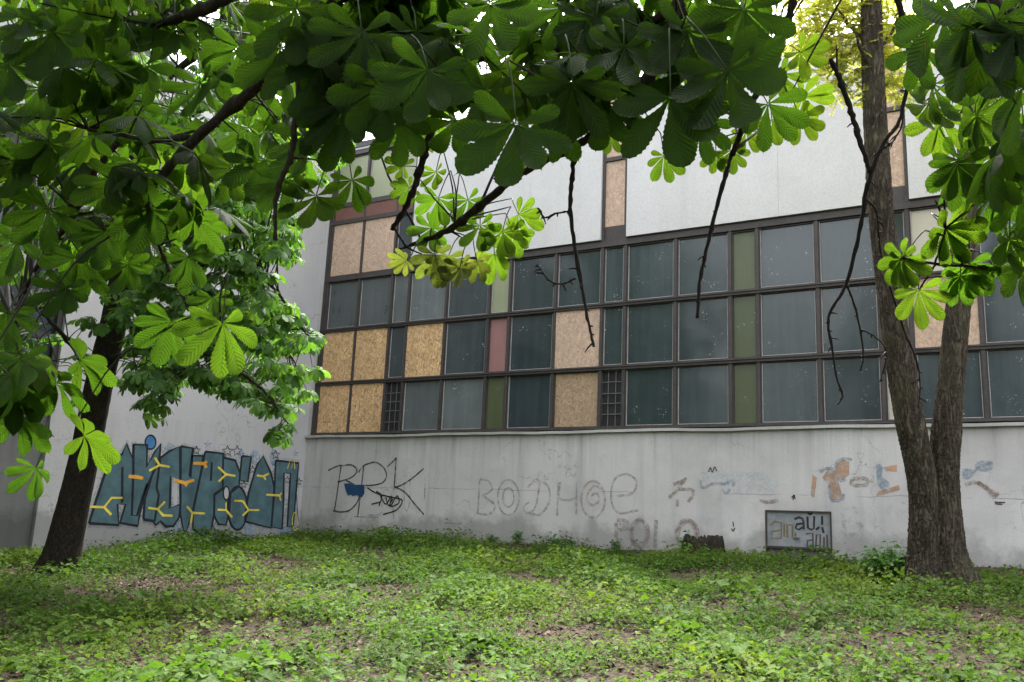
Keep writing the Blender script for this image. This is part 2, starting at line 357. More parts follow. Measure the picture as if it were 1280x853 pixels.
def single_proto(w=0.3, bend=0.5):
    t = np.array([0, .35, .7, 1.]); pr = np.array([.03, w, w*.8, .02]); V = []; UV = []
    for a, b in zip(t, pr):
        for s in (-1, 0, 1): V.append((s*b, a, -bend*a*a*.5 + abs(s)*b*.35)); UV.append((s, a))
    F = [(r*3+c, r*3+c+1, r*3+c+4, r*3+c+3) for r in range(3) for c in range(2)]
    return np.array(V), np.array(F), np.array(UV)
HERO = [leaf_proto(28, 3, s, d, e, f, .165) for s, d, e, f in ((1, .1, .45, .35), (2, .2, .6, .25), (3, .0, .4, .5), (4, .25, .5, .2), (5, .1, .7, .4), (6, -.05, .5, .3), (7, .15, .35, .6))]
MIDL = [leaf_proto(8, 2, s, d, e, f) for s, d, e, f in ((11, .2, .7, .35), (12, .35, .8, .3), (13, .1, .6, .4), (14, .5, .9, .25))]
LOWL = [leaf_proto(4, 1, s, d, e, f, .2, n) for s, d, e, f, n in ((21, .25, .9, .3, 7), (22, .5, .9, .3, 5), (23, .1, .8, .3, 7))]

class Foliage:
    def __init__(s): s.items = {}; s.cnt = 0
    def add(s, proto, pos, Y, N, size, rnd):
        Y = nrm(Y); N = np.asarray(N, float); N = N - Y*(N@Y)
        if np.linalg.norm(N) < 1e-3: N = np.cross(Y, (0.3, 0.5, 0.8))
        N = nrm(N); X = np.cross(Y, N)
        s.items.setdefault(id(proto), (proto, []))[1].append((np.stack([X, Y, N], 0)*size, pos, rnd)); s.cnt += 1
    def build(s, name, mat, parent=None):
        Vs = []; Fs = []; Us = []; Rs = []; k = 0
        for proto, its in s.items.values():
            V, F, U = proto; Mx = np.array([i[0] for i in its]); P = np.array([i[1] for i in its]); R = np.array([i[2] for i in its]); n = len(V)
            W = np.einsum('vk,ikc->ivc', V, Mx) + P[:, None]
            Vs.append(W.reshape(-1, 3)); Fs.append((F[None] + (np.arange(len(its))*n)[:, None, None]).reshape(-1, 4)+k)
            Us.append(np.tile(U, (len(its), 1))); Rs.append(np.repeat(R, n)); k += n*len(its)
        return mesh_obj(name, np.concatenate(Vs), np.concatenate(Fs), mat, parent, True, np.concatenate(Us), np.concatenate(Rs))
UPW = np.array([0, 0, 1.0])

# ================================================================== SETTING: ground
def ground():
    xs = np.concatenate([[-300, -120, -50, -20, -8], np.linspace(-4, 24, 141), [30, 50, 120, 300]])
    ys = np.concatenate([[-300, -120, -60, -35, -24], np.linspace(-20, 0.0, 101), [3, 20, 60, 120, 300]])
    X, Y = np.meshgrid(xs, ys); Z = gz(X, np.maximum(Y, -20.)) + RNG.normal(0, .006, X.shape)*((Y > -20) & (Y < 0))
    V = np.stack([X, Y, Z], -1).reshape(-1, 3); m = len(xs); i = np.arange(len(ys)-1)[:, None]*m; j = np.arange(m-1)[None]
    F = np.stack([i+j, i+j+1, i+m+j+1, i+m+j], -1).reshape(-1, 4)
    mt, nt, out = newmat('soil_with_litter'); g = G(nt); p = g.pos()
    a = g.noise(p, 2.2, 6, .65); b = g.noise(p, 26, 6, .7, .6); v = g.vor(p, 38, 'Color')
    bw = g.n('RGBToBW'); nt.links.new(v, bw.inputs[0])
    c = g.ramp(bw.outputs[0], (.15, (.020, .014, .010)), (.5, (.048, .034, .023)), (.75, (.08, .057, .038)), (.95, (.13, .10, .07)))
    c = g.mix(g.ramp(b, (.4, .7), (.6, 0.)), c, (.022, .016, .011)); c = g.mix(g.ramp(a, (.5, 0.), (.68, .45)), c, (.045, .06, .02))
    g.done(g.pbsdf(c, .95, .15, g.bump(g.math('ADD', b, bw.outputs[0]), .8, .03)), out)
    o = mesh_obj('ground', V, F, mt, None, True); props(o, kind='structure')
ground()

# ================================================================== BUILDING
ROOF = 9.25
bld = empty('factory_building', (0, 0, 0), 'derelict grey concrete factory building with boarded windows and graffiti along its foot', 'building')
CX = [0.24, 1.21, 2.18, 2.67, 3.71, 4.82, 5.34, 6.42, 7.47, 7.97, 9.01, 10.07, 10.58, 11.64, 12.66, 13.14, 14.17, 15.22, 15.74, 16.8, 17.85, 18.35, 19.4, 20.45, 20.95]
RZ = [2.24, 3.41, 4.65, 5.86]
# plinth wall with an opening for the hatch
HX0, HX1, HZ0, HZ1 = 10.66, 11.76, 0.18, 0.82
b = MB()
for a, c in (((0.002, 0, -1), (HX0, .35, 2.17)), ((.002, .001, 2.2385), (.139, .15, ROOF-.142)), ((HX1, 0, -1), (21.2, .35, 2.17)), ((HX0, 0.0005, HZ1), (HX1, .35, 2.17)), ((HX0, .0005, -1), (HX1, .35, 0.0))): b.box(a, c)
props(b.build('plinth_wall', m_wall, bld), 'grey stained concrete wall below the windows')
# ledge, a little uneven
n = 60; xs = np.linspace(0.02, 21.2, n); ld = MB(); V = []
for x in xs:
    dz = .008*math.sin(x*1.7)+random.uniform(-.006, .006); dy = random.uniform(-.008, .008)
    V += [(x, -.075+dy, 2.172+dz), (x, -.08+dy, 2.222+dz), (x, .30, 2.238), (x, .30, 2.172)]
Q = [(i*4+a, i*4+4+a, i*4+4+(a+1) % 4, i*4+(a+1) % 4) for i in range(n-1) for a in range(4)]
ld.add(V, Q, ((0, 1, 2), (0, 2, 3), ((n-1)*4, (n-1)*4+2, (n-1)*4+1), ((n-1)*4, (n-1)*4+3, (n-1)*4+2))); ld.build('ledge', m_ledge, bld)
# dark hall behind the windows, roof
MB().box((0.30, .20, 2.24), (21.2, .34, ROOF-.15)).build('inner_wall', m_black, bld)
rf = MB(); rf.box((-8, -.06, ROOF-.14), (21.3, 9, ROOF)); rf.box((-8, -13.2, ROOF-.14), (0.06, -.062, ROOF)); rf.build('roof', m_roof, bld)
rb = MB(); rb.box((21.202, .0, -1), (21.3, 9, ROOF-.142)); rb.box((-7.9, 8.8, -1), (21.2, 9, ROOF-.142)); rb.build('rear_wall', m_panel, bld)

def frame_bar(mb, a, c): mb.box(a, c)
mull = MB()
for x in CX: mull.box((x-.03, -.015, 2.24), (x+.03, .10, 5.90))
mull.build('mullions', m_frame, bld)
tr = MB()
for z in (3.41, 4.65): tr.box((0.14, -.035, z-.04), (21.1, .0945, z+.04)); tr.box((.14, -.055, z+.008), (21.1, -.0355, z+.032))
tr.box((.14, -.03, 5.83), (21.1, .0945, 5.955)); tr.box((.14, -.05, 2.239), (21.1, .0945, 2.285))
tr.build('transoms', m_frame, bld)
MB().box((.12, -.02, 2.24), (.2, .12, ROOF-.15)).build('corner_post', m_frame, bld)

def window(x0, x1, z0, z1, kind, lab=None):
    g_ = dict(glass=m_glass, grey=m_grey, green=m_green, pgreen=m_pgreen, pink=m_pink, cream=m_cream, board=m_osb, faded=m_osbf, dusty=m_osbd, grille=m_black, olive=m_pgreen)[kind]
    a0, a1, c0, c1 = x0+.03, x1-.03, z0+.04, z1-.04
    s = .022 if kind not in ('board', 'faded') else .012
    m = MB(); yb = .012
    m.box((a0, yb, c0), (a0+s, .09, c1)); m.box((a1-s, yb, c0), (a1, .09, c1)); m.box((a0+s, yb, c1-s), (a1-s, .09, c1)); m.box((a0+s, yb, c0), (a1-s, .09, c0+s))
    w = m.build('window', m_frame, bld)
    if lab: w['label'] = lab
    if kind in ('glass', 'grey', 'pgreen', 'cream') :
        p2 = MB(); q = .011; i0, i1, k0, k1 = a0+s, a1-s, c0+s, c1-s
        p2.box((i0, .022, k0), (i0+q, .06, k1)); p2.box((i1-q, .022, k0), (i1, .06, k1)); p2.box((i0+q, .022, k0), (i1-q, .06, k0+q))
        p2.build('putty', m_putty, w)
    yp = .045 if kind not in ('board', 'faded') else .004
    jx, jz = random.uniform(-.004, .004), random.uniform(-.004, .004)
    i0, i1, k0, k1 = a0+.006, a1-.006, c0+.006, c1-.006
    V = [(i0, yp+jx, k0), (i1, yp-jx, k0), (i1, yp-jx+jz, k1), (i0, yp+jx+jz, k1), (i0, yp+.012+jx, k0), (i1, yp+.012-jx, k0), (i1, yp+.012-jx+jz, k1), (i0, yp+.012+jx+jz, k1)]
    pn = MB().add(V, ((0, 1, 2, 3), (5, 4, 7, 6), (0, 4, 5, 1), (1, 5, 6, 2), (2, 6, 7, 3), (3, 7, 4, 0)))
    nm = {'board': 'board', 'faded': 'board', 'dusty': 'board', 'grille': 'dark_pane'}.get(kind, 'pane')
    pn.build(nm, g_, w)
    if kind == 'grille':
        gr = MB()
        for f in (.3, .7): x = a0+s+(a1-a0-2*s)*f; gr.box((x-.006, .02, c0+s), (x+.006, .034, c1-s))
        for f in (.2, .4, .6, .8): z = c0+s+(c1-c0-2*s)*f+random.uniform(-.02, .02); gr.box((a0+s, .008, z-.006), (a1-s, .0195, z+.006))
        gr.build('grille', m_bar, w)
    return w
grid = {  # column: (bottom, middle, top)
0: ('board', 'board', 'grey'), 1: ('board', 'board', 'grey'), 2: ('grille', 'glass', 'grey'), 3: ('grey', 'board', 'grey'), 4: ('grey', 'glass', 'glass'), 5: ('green', 'pink', 'pgreen'),
6: ('glass', 'glass', 'glass'), 7: ('dusty', 'faded', 'glass'), 8: ('grille', 'glass', 'glass'), 9: ('glass',)*3, 10: ('glass',)*3, 11: ('green',)*3,
12: ('glass',)*3, 13: ('glass',)*3, 14: ('cream', 'glass', 'glass'), 15: ('glass', 'faded', 'cream'), 16: ('glass',)*3, 17: ('green',)*3, 18: ('glass',)*3, 19: ('glass',)*3, 20: ('glass',)*3, 21: ('glass',)*3, 22: ('glass',)*3, 23: ('glass',)*3}
LAB = dict(board='window boarded up with strand board', faded='window with a faded pinkish board', dusty='window with a dusty board behind the glass', green='narrow window with a dark green pane', pgreen='narrow window with a pale green pane', pink='narrow window with a pink pane', grille='narrow dark window with a broken wire grille', cream='window with a cream pane', grey='window with dusty grey glass')
for i, ks in grid.items():
    for r in range(3): window(CX[i], CX[i+1], RZ[r], RZ[r+1], ks[r], LAB.get(ks[r]))
# upper floor: windows at the left end, pale panels, two narrow slit windows
for i in range(3):
    window(CX[i], CX[i+1], 5.93, 7.28, ('faded', 'faded', 'glass')[i], LAB.get(('faded', 'faded', 'glass')[i]))
    window(CX[i], CX[i+1], 7.72, 8.98, 'pgreen', 'upper window with pale green glass')
ub = MB()
for i in range(4): ub.box((CX[i]-.03, -.015, 5.96), (CX[i]+.03, .10, 9.05))
ub.box((.14, -.03, 7.235), (2.715, .0945, 7.33)); ub.box((.14, -.03, 8.95), (2.715, .0945, 9.06)); ub.box((.2, -.028, 7.65), (2.71, .0942, 7.76)); ub.build('upper_frame', m_frame, bld)
MB().box((.29, -.01, 7.331), (2.62, .09, 7.649)).build('spandrel', simple('brown_spandrel', (.14, .065, .05), .6), bld)
MB().box((.14, -.04, 9.061), (2.715, .10, ROOF-.141)).build('cornice', m_panel, bld)
def panel(x0, x1):
    seams = [x0]+[s for s in (5.78, 11.0, 15.6) if x0+.3 < s < x1-.3]+[x1]
    for a, c in zip(seams[:-1], seams[1:]):
        MB().box((a+.0015, -.075, 5.975), (c-.0015, .15, ROOF-.141)).build('wall_panel', m_panel, bld)
panel(2.72, 7.44); panel(8.0, 12.62); panel(13.2, 17.8); panel(18.4, 21.2)
MB().box((2.72, -.05, 5.956), (7.44, .12, 5.9745)).box((8.0, -.05, 5.956), (12.62, .12, 5.9745)).box((13.2, -.05, 5.956), (21.2, .12, 5.9745)).build('drip_strip', m_rust, bld)
for x0, x1 in ((7.45, 7.99), (12.63, 13.19), (17.81, 18.39)):
    f = MB(); f.box((x0, -.03, 5.96), (x0+.05, .1, ROOF-.15)); f.box((x1-.05, -.03, 5.96), (x1, .1, ROOF-.15)); f.box((x0+.05, -.03, 7.62), (x1-.05, .1, 7.70)); f.build('slit_frame', m_frame, bld)
    window(x0, x1, 6.2, 7.66, 'faded', 'tall slit window with a faded board'); window(x0, x1, 7.66, ROOF-.12, 'faded', 'tall slit window with a faded board')
    MB().box((x0+.051, -.0, 5.96), (x1-.051, .09, 6.249)).build('slit_base', m_frame, bld)
# hatch
ht = MB(); ht.box((HX0+.02, .02, HZ0+.05), (HX1-.02, .05, HZ1-.02)); hatch = bevel(ht.build('hatch_door', m_hatch, bld), .004)
hatch['label'] = 'low grey metal hatch door with scrawled letters'
hf = MB(); hf.box((HX0, -.012, .0), (HX0+.025, .06, HZ1)); hf.box((HX1-.025, -.012, .0), (HX1, .06, HZ1)); hf.box((HX0+.025, -.012, HZ1-.025), (HX1-.025, .06, HZ1)); hf.box((HX0+.025, -.02, HZ0+.02), (HX1-.025, .06, HZ0+.05)); hf.build('hatch_frame', m_rust, bld)
MB().box((HX0+.026, .06, -.2), (HX1-.026, .12, HZ0+.019)).build('hatch_recess', m_conc2, bld)
hh = MB(); p = on_facade(995, 672.5); hh.box((p[0]-.05, -.02, p[2]-.012), (p[0]+.06, .019, p[2]+.014)); bevel(hh.build('handle', m_bar, hatch), .004)

# wing at right angles on the left
wg = MB(); wg.box((-.35, -5.62, -1), (0, 0.10, ROOF-.142)); wg.box((-.35, -13, 5.95), (-.0015, -5.62, ROOF-.142)); wg.box((-7.9, -13.1, -1), (-.352, -13.0, ROOF-.142))
props(wg.build('wing_wall', m_wing, bld), 'plain grey plaster wall of the side wing')
MB().box((-.35, -13, -1), (-.0015, -5.621, 2.17)).build('bay_wall', m_bay, bld)['label'] = 'wall under the wing windows with shade painted into its grey'
MB().box((.001, -5.80, -1), (.075, -5.42, ROOF-.15)).build('pilaster', m_wing, bld)
MB().box((-.1, -13, 2.171), (.06, -5.81, 2.225)).build('wing_ledge', m_ledge, bld)
MB().box((-.34, -13, 2.226), (-.2, -5.63, 5.94)).build('wing_inner_wall', m_black, bld)
wy = [-5.85, -6.9, -7.95, -8.45, -9.5, -10.55, -11.05, -12.1, -12.95]
wf = MB()
for y in wy: wf.box((-.12, y-.045, 2.226), (.012, y+.045, 5.949))
for z in (3.41, 4.65): wf.box((-.115, -12.98, z-.05), (.03, -5.82, z+.05))
wf.build('wing_frame', m_frame, bld)
for a, c in zip(wy[:-1], wy[1:]):
    for r in range(3):
        MB().box((-.07, c+.05, RZ[r]+.052), (-.055, a-.05, RZ[r+1]-.052)).build('wing_pane', m_glass, bld)

# ------------------------------------------------------------------ graffiti
def ribbon(mb, P, w, normal, off, taper=0.0):
    """flat painted stroke through 3-D points lying on a wall"""
    P = np.asarray(P, float); N = np.asarray(normal, float); n = len(P)
    T = np.gradient(P, axis=0) if n > 2 else np.repeat((P[-1:]-P[:1]), n, 0); T /= np.linalg.norm(T, axis=1)[:, None]+1e-9
    S = np.cross(N, T); ww = w*(1 + .12*np.sin(np.arange(n)*1.7)); ww[-1] *= (1-taper)
    L = P + S*ww[:, None]/2 + N*off; R = P - S*ww[:, None]/2 + N*off
    mb.add(np.vstack([L, R]), [(i, i+1, n+i+1, n+i) for i in range(n-1)])
def ell(cx, cy, rx, ry, n=28, a0=0, a1=360): return [(cx+rx*math.cos(math.radians(a)), cy+ry*math.sin(math.radians(a))) for a in np.linspace(a0, a1, n)]
def star(cx, cy, r):
    return [(cx+(r if k % 2 == 0 else r*.42)*math.sin(k*math.pi/5), cy-(r if k % 2 == 0 else r*.42)*math.cos(k*math.pi/5)) for k in range(11)]
LAYER = [0]
def strokes(name, mat, lists, w, ox, oy, sc, wall, off, curve=True, parent=None, label=None):
    f = on_facade if wall == 'f' else on_wing; N = (0, -1, 0) if wall == 'f' else (1, 0, 0); k = 0
    for item in lists:                                   # an item is one stroke, or the list of strokes of one letter
        mb = MB()
        for pts in (item if isinstance(item[0], list) else [item]):
            P = [f(ox+x/sc, oy+y/sc) for x, y in pts]
            P = smooth_path(P, max(2, 5*len(P))) if curve else np.array(P)
            ribbon(mb, P, w, N, off + 0.00008*(k % 9)); k += 1
        o = mb.build(name, mat, parent or bld)
        if label: o['label'] = label
def fills(name, mat, polys, ox, oy, sc, wall, off, label=None, parent=None):
    from mathutils.geometry import tessellate_polygon
    f = on_facade if wall == 'f' else on_wing; N = np.array((0, -1, 0.) if wall == 'f' else (1., 0, 0))
    for k, pts in enumerate(polys):
        mb = MB()
        P = np.array([f(ox+x/sc, oy+y/sc) for x, y in pts]); tri = tessellate_polygon([[Vector(p) for p in P]])
        T = []
        for t in tri:
            a, b_, c = P[t[0]], P[t[1]], P[t[2]]
            T.append(t if np.dot(np.cross(b_-a, c-a), N) > 0 else (t[0], t[2], t[1]))
        mb.add(P + N*(off + .00008*(k % 9)), (), T)
        o = mb.build(name, mat, parent or bld)
        if label: o['label'] = label
g_teal = paint('teal_spray', (.062, .118, .135), 1.05, 8); g_out = paint('black_spray', (.012, .014, .02), 1.2)
g_yel = paint('yellow_spray', (.62, .50, .07), 1.15); g_or = paint('orange_spray', (.60, .30, .04), 1.15); g_blue = paint('blue_spray', (.05, .17, .36), .95)
g_lblue = paint('worn_blue_spray', (.16, .32, .52), .42, 7)
W2 = (90, 530, 4.267, 'w')
LET = [
 [(90,530),(130,400),(190,220),(215,165),(265,165),(290,105),(320,180),(325,110),(400,112),(398,230),(440,150),(472,105),(465,190),(400,330),(360,480),(350,545),(255,528),(285,430),(242,428),(248,540)],
 [(380,510),(388,400),(430,260),(465,185),(520,145),(575,120),(578,300),(525,280),(520,450),(576,430),(570,500),(540,545),(500,548),(470,520),(445,540),(430,518)],
 [(580,120),(645,130),(625,272),(632,285),(640,170),(697,170),(690,240),(665,360),(640,480),(600,600),(577,480)],
 [(710,148),(806,158),(803,340),(757,375),(757,480),(742,560),(692,598),(645,560),(641,480),(692,240)],
 [(806,180),(870,195),(895,260),(890,335),(845,370),(838,470),(820,540),(780,535),(757,490),(759,380),(803,350)],
 ell(882,450,52,116,24)[:-1],
 [(905,172),(955,175),(937,310),(893,300)],
 [(920,520),(940,370),(985,220),(1018,172),(1060,260),(1078,340),(1060,555)],
 [(1085,195),(1208,210),(1200,300),(1178,548),(1147,548),(1160,340),(1165,265),(1130,262),(1128,400),(1120,560),(1064,550),(1080,340)]]
strokes('graffiti_overspray', paint('teal_mist', (.13, .20, .22), .34, 20), [l+[l[0]] for l in LET], .15, *W2, .0028, False)
fills('graffiti_letter', g_teal, LET, *W2, .004, 'big teal graffiti letter with a black outline')
strokes('graffiti_outline', g_out, [l+[l[0]] for l in LET]+[[(328,110),(325,300),(318,488),(345,490),(372,400),(400,320)],[(268,230),(266,420)],[(470,180),(450,340),(462,380),(440,520)],[(745,205),(740,305)],[(575,120),(578,430)],[(640,190),(627,275)],[(525,290),(522,440)]], .046, *W2, .0055, False)
strokes('graffiti_hole_outline', g_out, [ell(822,370,15,35)], .04, *W2, .0062)
fills('graffiti_hole', m_wing, [ell(822,370,12,31)[:-1]], *W2, .0068)
fills('graffiti_dot', g_blue, [ell(418,98,28,36)[:-1]], *W2, .0045)
strokes('graffiti_dot_outline', g_out, [ell(418,98,28,37)], .03, *W2, .0075)
YS = [[[(95,442),(170,445),(210,395),(268,395)],[(170,445),(208,485)]],[[(410,250),(465,220),(520,230)],[(465,220),(440,180)]],[[(405,448),(455,455),(495,415)],[(455,455),(485,488),(535,490)]],
 [[(612,440),(640,475),(707,478)],[(640,475),(632,530)]],[[(778,230),(820,270),(870,278)],[(820,270),(780,308)]],[[(775,458),(820,460),(820,420)],[(820,460),(853,498)]],[[(865,410),(910,412),(940,460),(997,460)],[(940,460),(908,490)]],[[(985,275),(1020,280),(1048,265)],[(1020,280),(1032,298)]],[[(1035,378),(1105,382),(1117,368)],[(1105,382),(1112,410)]]]
strokes('graffiti_spark', g_yel, YS, .042, *W2, .009, False)
strokes('graffiti_spark', g_or, [[(300,280),(340,283),(378,290)],[[(545,300),(600,315),(650,300)],[(600,315),(612,330)]],[[(645,210),(705,212),(718,200)],[(705,212),(715,235)]]], .06, *W2, .0098, False)
strokes('graffiti_crown', g_yel, [[(1148,238),(1163,190),(1170,235),(1182,180),(1187,240)],ell(1188,520,14,48)], .022, *W2, .009, False)
strokes('graffiti_star', g_out, [star(x,y,r) for x,y,r in ((828,145,30),(880,145,30),(1085,165,26),(662,142,24),(962,245,22),(1148,300,20),(1210,310,20),(915,325,20))]+[[(490,585),(515,568),(525,590)],[(750,540),(765,575)],[(1180,500),(1195,360),(1205,520)]], .018, *W2, .0085, False)
fills('graffiti_blue_star', g_lblue, [star(725,110,26)[:-1], star(1190,158,22)[:-1], ell(190,150,30,50)[:-1], ell(560,550,35,45)[:-1], ell(1150,572,60,22)[:-1], ell(945,560,28,30)[:-1], ell(520,130,30,30)[:-1], ell(975,180,28,40)[:-1], ell(1075,180,22,45)[:-1],ell(900,165,18,26)[:-1]], *W2, .0025)
g_grey = paint('worn_black_spray', (.05, .047, .05), .64, 9); g_blk = paint('black_marker', (.02, .02, .023), 1.0)
g_navy = paint('navy_spray', (.015, .055, .13), 1.1)
W8 = (400, 560, 5.818, 'f')
strokes('graffiti_tag', g_grey, [[[(60,165),(110,140),(152,125)],[(155,125),(130,300),(105,460)],[(155,130),(230,125),(270,165),(230,215),(130,250)],[(190,235),(265,285),(283,370),(225,448),(160,466),(95,458)]],
 [[(280,180),(300,150),(325,125)],[(320,125),(300,300),(275,500)],[(325,125),(400,105),(460,140),(485,200),(460,250),(400,270),(330,275)]],[[(490,138),(520,110),(555,75)],[(555,70),(548,180),(540,280)],[(540,290),(600,268),(680,215),(755,150)],[(540,280),(620,325),(690,410),(757,485)]]], .034, *W8, .004, True, None, 'thin black spray paint letter of the BRK tag')
strokes('graffiti_tag', paint('faint_grey_spray', (.10, .09, .085), .4, 8), [[(535,300),(530,400),(537,520)],[(335,485),(400,490),(450,470)],[(610,260),(615,400),(630,460),(655,380),(655,230)],[(768,210),(760,390)],[(250,500),(420,505)],[(860,515),(930,518)],[(870,545),(1030,552)]], .028, *W8, .004)
strokes('graffiti_scrawl', g_blk, [[[(375,410),(440,395)],[(345,290),(400,325),(480,350),(530,360)],[(410,315),(450,350),(430,425)],[(430,340),(520,360),(598,382),(560,450),(460,485)],[(440,350),(480,410),(520,350),(510,430),(560,350),(575,400),(520,430)],[(480,360),(500,420),(530,370)]]], .03, *W8, .0055)
fills('graffiti_patch', g_navy, [[(175,260),(215,258),(240,268),(325,268),(325,330),(305,362),(285,350),(262,345),(240,352),(225,340),(205,350),(190,315)]], *W8, .0065)
W7 = (380, 520, 2.844, 'f')
g_oc = paint('faded_ochre_spray', (.33, .26, .20), .46, 10); g_gb = paint('faded_grey_spray', (.29, .28, .285), .46, 10); g_br = paint('faded_brown_spray', (.27, .21, .175), .46, 9)
strokes('graffiti_letter', g_gb, [[[(625,225),(655,232),(668,262),(630,285)],[(640,285),(678,318),(660,350),(615,347)],[(625,225),(618,345)]],[ell(727,290,38,62),ell(727,290,20,34)],[[(905,235),(900,355)],[(912,235),(908,290),(940,300),(968,290)],[(970,235),(968,350)]]], .04, *W7, .004, True, None, 'faded spray painted Cyrillic letter')
strokes('graffiti_letter', g_oc, [[[(795,255),(825,228),(868,250),(872,305),(840,350),(800,345)],[(838,240),(825,320),(795,345),(782,325),(800,305)]],[ell(1028,297,42,65),[(1060,260),(1030,250),(1005,290),(1025,318),(1050,300),(1040,275),(1020,285)]],[(1110,285),(1168,275),(1182,232),(1145,207),(1102,230),(1093,300),(1120,345),(1190,335)]], .045, *W7, .0048)
strokes('graffiti_letter', g_br, [[[(1110,380),(1110,465)],[(1112,370),(1145,375),(1148,400),(1112,405)],[(1120,385),(1140,390)]],[ell(1193,418,32,48),ell(1193,418,27,42)],[(1252,370),(1248,470)],[ell(1362,421,38,50),ell(1362,421,31,43)]], .07, *W7, .004)
W9 = (820, 520, 2.783, 'f')
g_fo = paint('worn_orange_spray', (.40, .23, .135), .55, 8); g_fb = paint('worn_sky_blue_spray', (.17, .25, .33), .48, 8); g_bb = paint('worn_brown_spray', (.23, .155, .11), .48, 9); g_ww = paint('worn_white_spray', (.5, .54, .58), .36, 6)
fills('graffiti_figure', g_fo, [[(600,185),(625,192),(630,165),(650,152),(672,160),(672,205),(650,222),(635,228),(650,288),(615,295),(600,240),(578,215)],[(545,205),(560,215),(556,250),(550,285),(538,278)],[(790,178),(838,170),(838,195),(800,192)],[(765,278),(775,262),(845,240),(850,258),(800,272)]], *W9, .004, 'worn orange and blue painted marks')
fills('graffiti_figure', g_fb, [[(765,170),(780,165),(790,180),(785,210),(812,232),(812,255),(790,262),(770,240)],[(1066,182),(1098,185),(1103,210),(1085,222),(1066,218)],ell(1143,175,34,19)[:-1]], *W9, .0048)
strokes('graffiti_figure_outline', g_fb, [[[(570,195),(600,182),(622,186),(630,160),(650,150),(682,152)],[(600,240),(605,270),(614,295),(648,291),(652,270)],[(660,220),(640,228)]],[(155,225),(163,250),(200,236),(240,236),(270,225),(268,245)],[(230,255),(245,270),(258,255)],[(1100,200),(1125,178),(1172,160)]], .05, *W9, .0055)
strokes('graffiti_line', g_bb, [[[(45,285),(75,258),(105,215)],[(80,255),(125,258),(130,275),(112,300)],[(60,240),(95,225)]],[[(1075,240),(1115,232),(1150,250),(1185,280)],[(1120,232),(1160,262),(1170,285),(1192,268)]],[(683,219),(730,219),(730,240),(683,240),(683,219)],[(360,297),(395,300),(425,294)],[(75,290),(74,315)]], .06, *W9, .005)
strokes('graffiti_faint', paint('faint_blue_spray', (.25, .32, .38), .35, 6), [[[(650,320),(655,410)],[(650,320),(695,325),(690,355),(655,362),(712,375),(708,410),(655,412)]]], .06, *W9, .004)
fills('graffiti_whitewash', g_ww, [ell(850,328,48,30)[:-1], ell(330,235,95,42)[:-1], ell(200,215,60,25)[:-1]], *W9, .002)
strokes('graffiti_tag', g_blk, [[(183,195),(190,180),(196,196),(204,178),(212,192)],[[(268,368),(270,385)],[(262,392),(268,400),(275,390)]],[[(478,275),(485,288)],[(472,284),(482,276),(476,292)]],[[(1178,300),(1215,302)],[(1180,306),(1205,308)]]], .018, *W9, .006)
WH = (940, 630, 10.667, 'f')
def hatch_strokes(nm, mat, L, w, y):
    mb = MB()
    for k, pts in enumerate(L):
        P = np.array([on_facade(WH[0]+a/WH[2], WH[1]+c/WH[2], y) for a, c in pts]); ribbon(mb, P, w, (0, -1, 0), .0001*(k % 9))
    mb.build(nm, mat, hatch)
hatch_strokes('lettering', g_blk, [[(565,205),(620,180),(670,195),(690,250),(690,340)],[(680,262),(600,270),(580,320),(620,345),(680,312)],[(740,110),(775,140),(810,110)],[(740,170),(745,320),(790,345),(825,330),(830,165)],[(935,160),(935,280)],[(850,345),(900,310)],[(935,310),(955,390)]], .034, .0155)
hatch_strokes('lettering', paint('ochre_marker', (.15, .12, .07), .9), [[(250,290),(300,235),(390,250),(390,460),(260,460),(265,370),(380,350)],[(430,270),(430,440)],[(470,270),(470,450)],[(490,280),(540,280),(540,450)],[(580,380),(580,440)]], .03, .0165)
hatch_strokes('lettering', paint('dark_brown_marker', (.06, .05, .042), .9), [[(720,400),(810,392),(815,600)],[(810,480),(740,490),(735,590),(800,600)],[(850,590),(860,412),(910,412),(905,590)],[(960,440),(960,580),(1010,600)],[(1000,410),(1005,600)]], .026, .016)

# ================================================================== TREES
def ridged(nr, ns, seed, amp, P):
    """bark furrows: ridges that run along the stem and weave"""
    rg = np.random.default_rng(seed); th = np.linspace(0, 2*np.pi, ns, endpoint=False)[None]
    s = np.concatenate([[0], np.cumsum(np.linalg.norm(np.diff(P, axis=0), axis=1))])[:, None]
    d = np.zeros((nr, ns))
    for f, a in ((9, 1.0), (14, .7), (23, .45)):
        ph = rg.uniform(0, 6.28); wv = .55*np.sin(s*5.1+ph+2*th) + .35*np.sin(s*11.3+ph*2-3*th)+ .25*np.sin(s*23+5*th)
        d += a*(1-np.abs(np.sin((f*th+ph+wv*1.6)/1.0*.5*2))**.7)
    d += .35*rg.normal(0, 1, (nr, ns))
    return -amp*d
def trunk(name, pts, rad, parent, mat, seg=56, n=150, amp=.028, seed=1):
    P = smooth_path(pts, n); R = np.interp(np.linspace(0, 1, n), np.linspace(0, 1, len(rad)), rad)
    V, F, c = tube_arr(P, R, seg, ridged(n, seg, seed, amp, P))
    return mesh_obj(name, V, [F, c], mat, parent, True)
def branch(name, P, R, parent, mat, seg=8, knots=True):
    n = max(12, int(len(P)*7)); Q = smooth_path(P, n); L = np.linspace(0, 1, n); r = np.interp(L, np.linspace(0, 1, len(R)), R)
    Q = Q + RNG.normal(0, .25, Q.shape)*r[:, None]*.6
    r = r*(1 + .10*np.sin(np.arange(n)*1.9) + RNG.normal(0, .07, n) + .35*(RNG.random(n) < .10))
    V, F, c = tube_arr(Q, r, seg); return mesh_obj(name, V, [F, c], mat, parent, True), Q

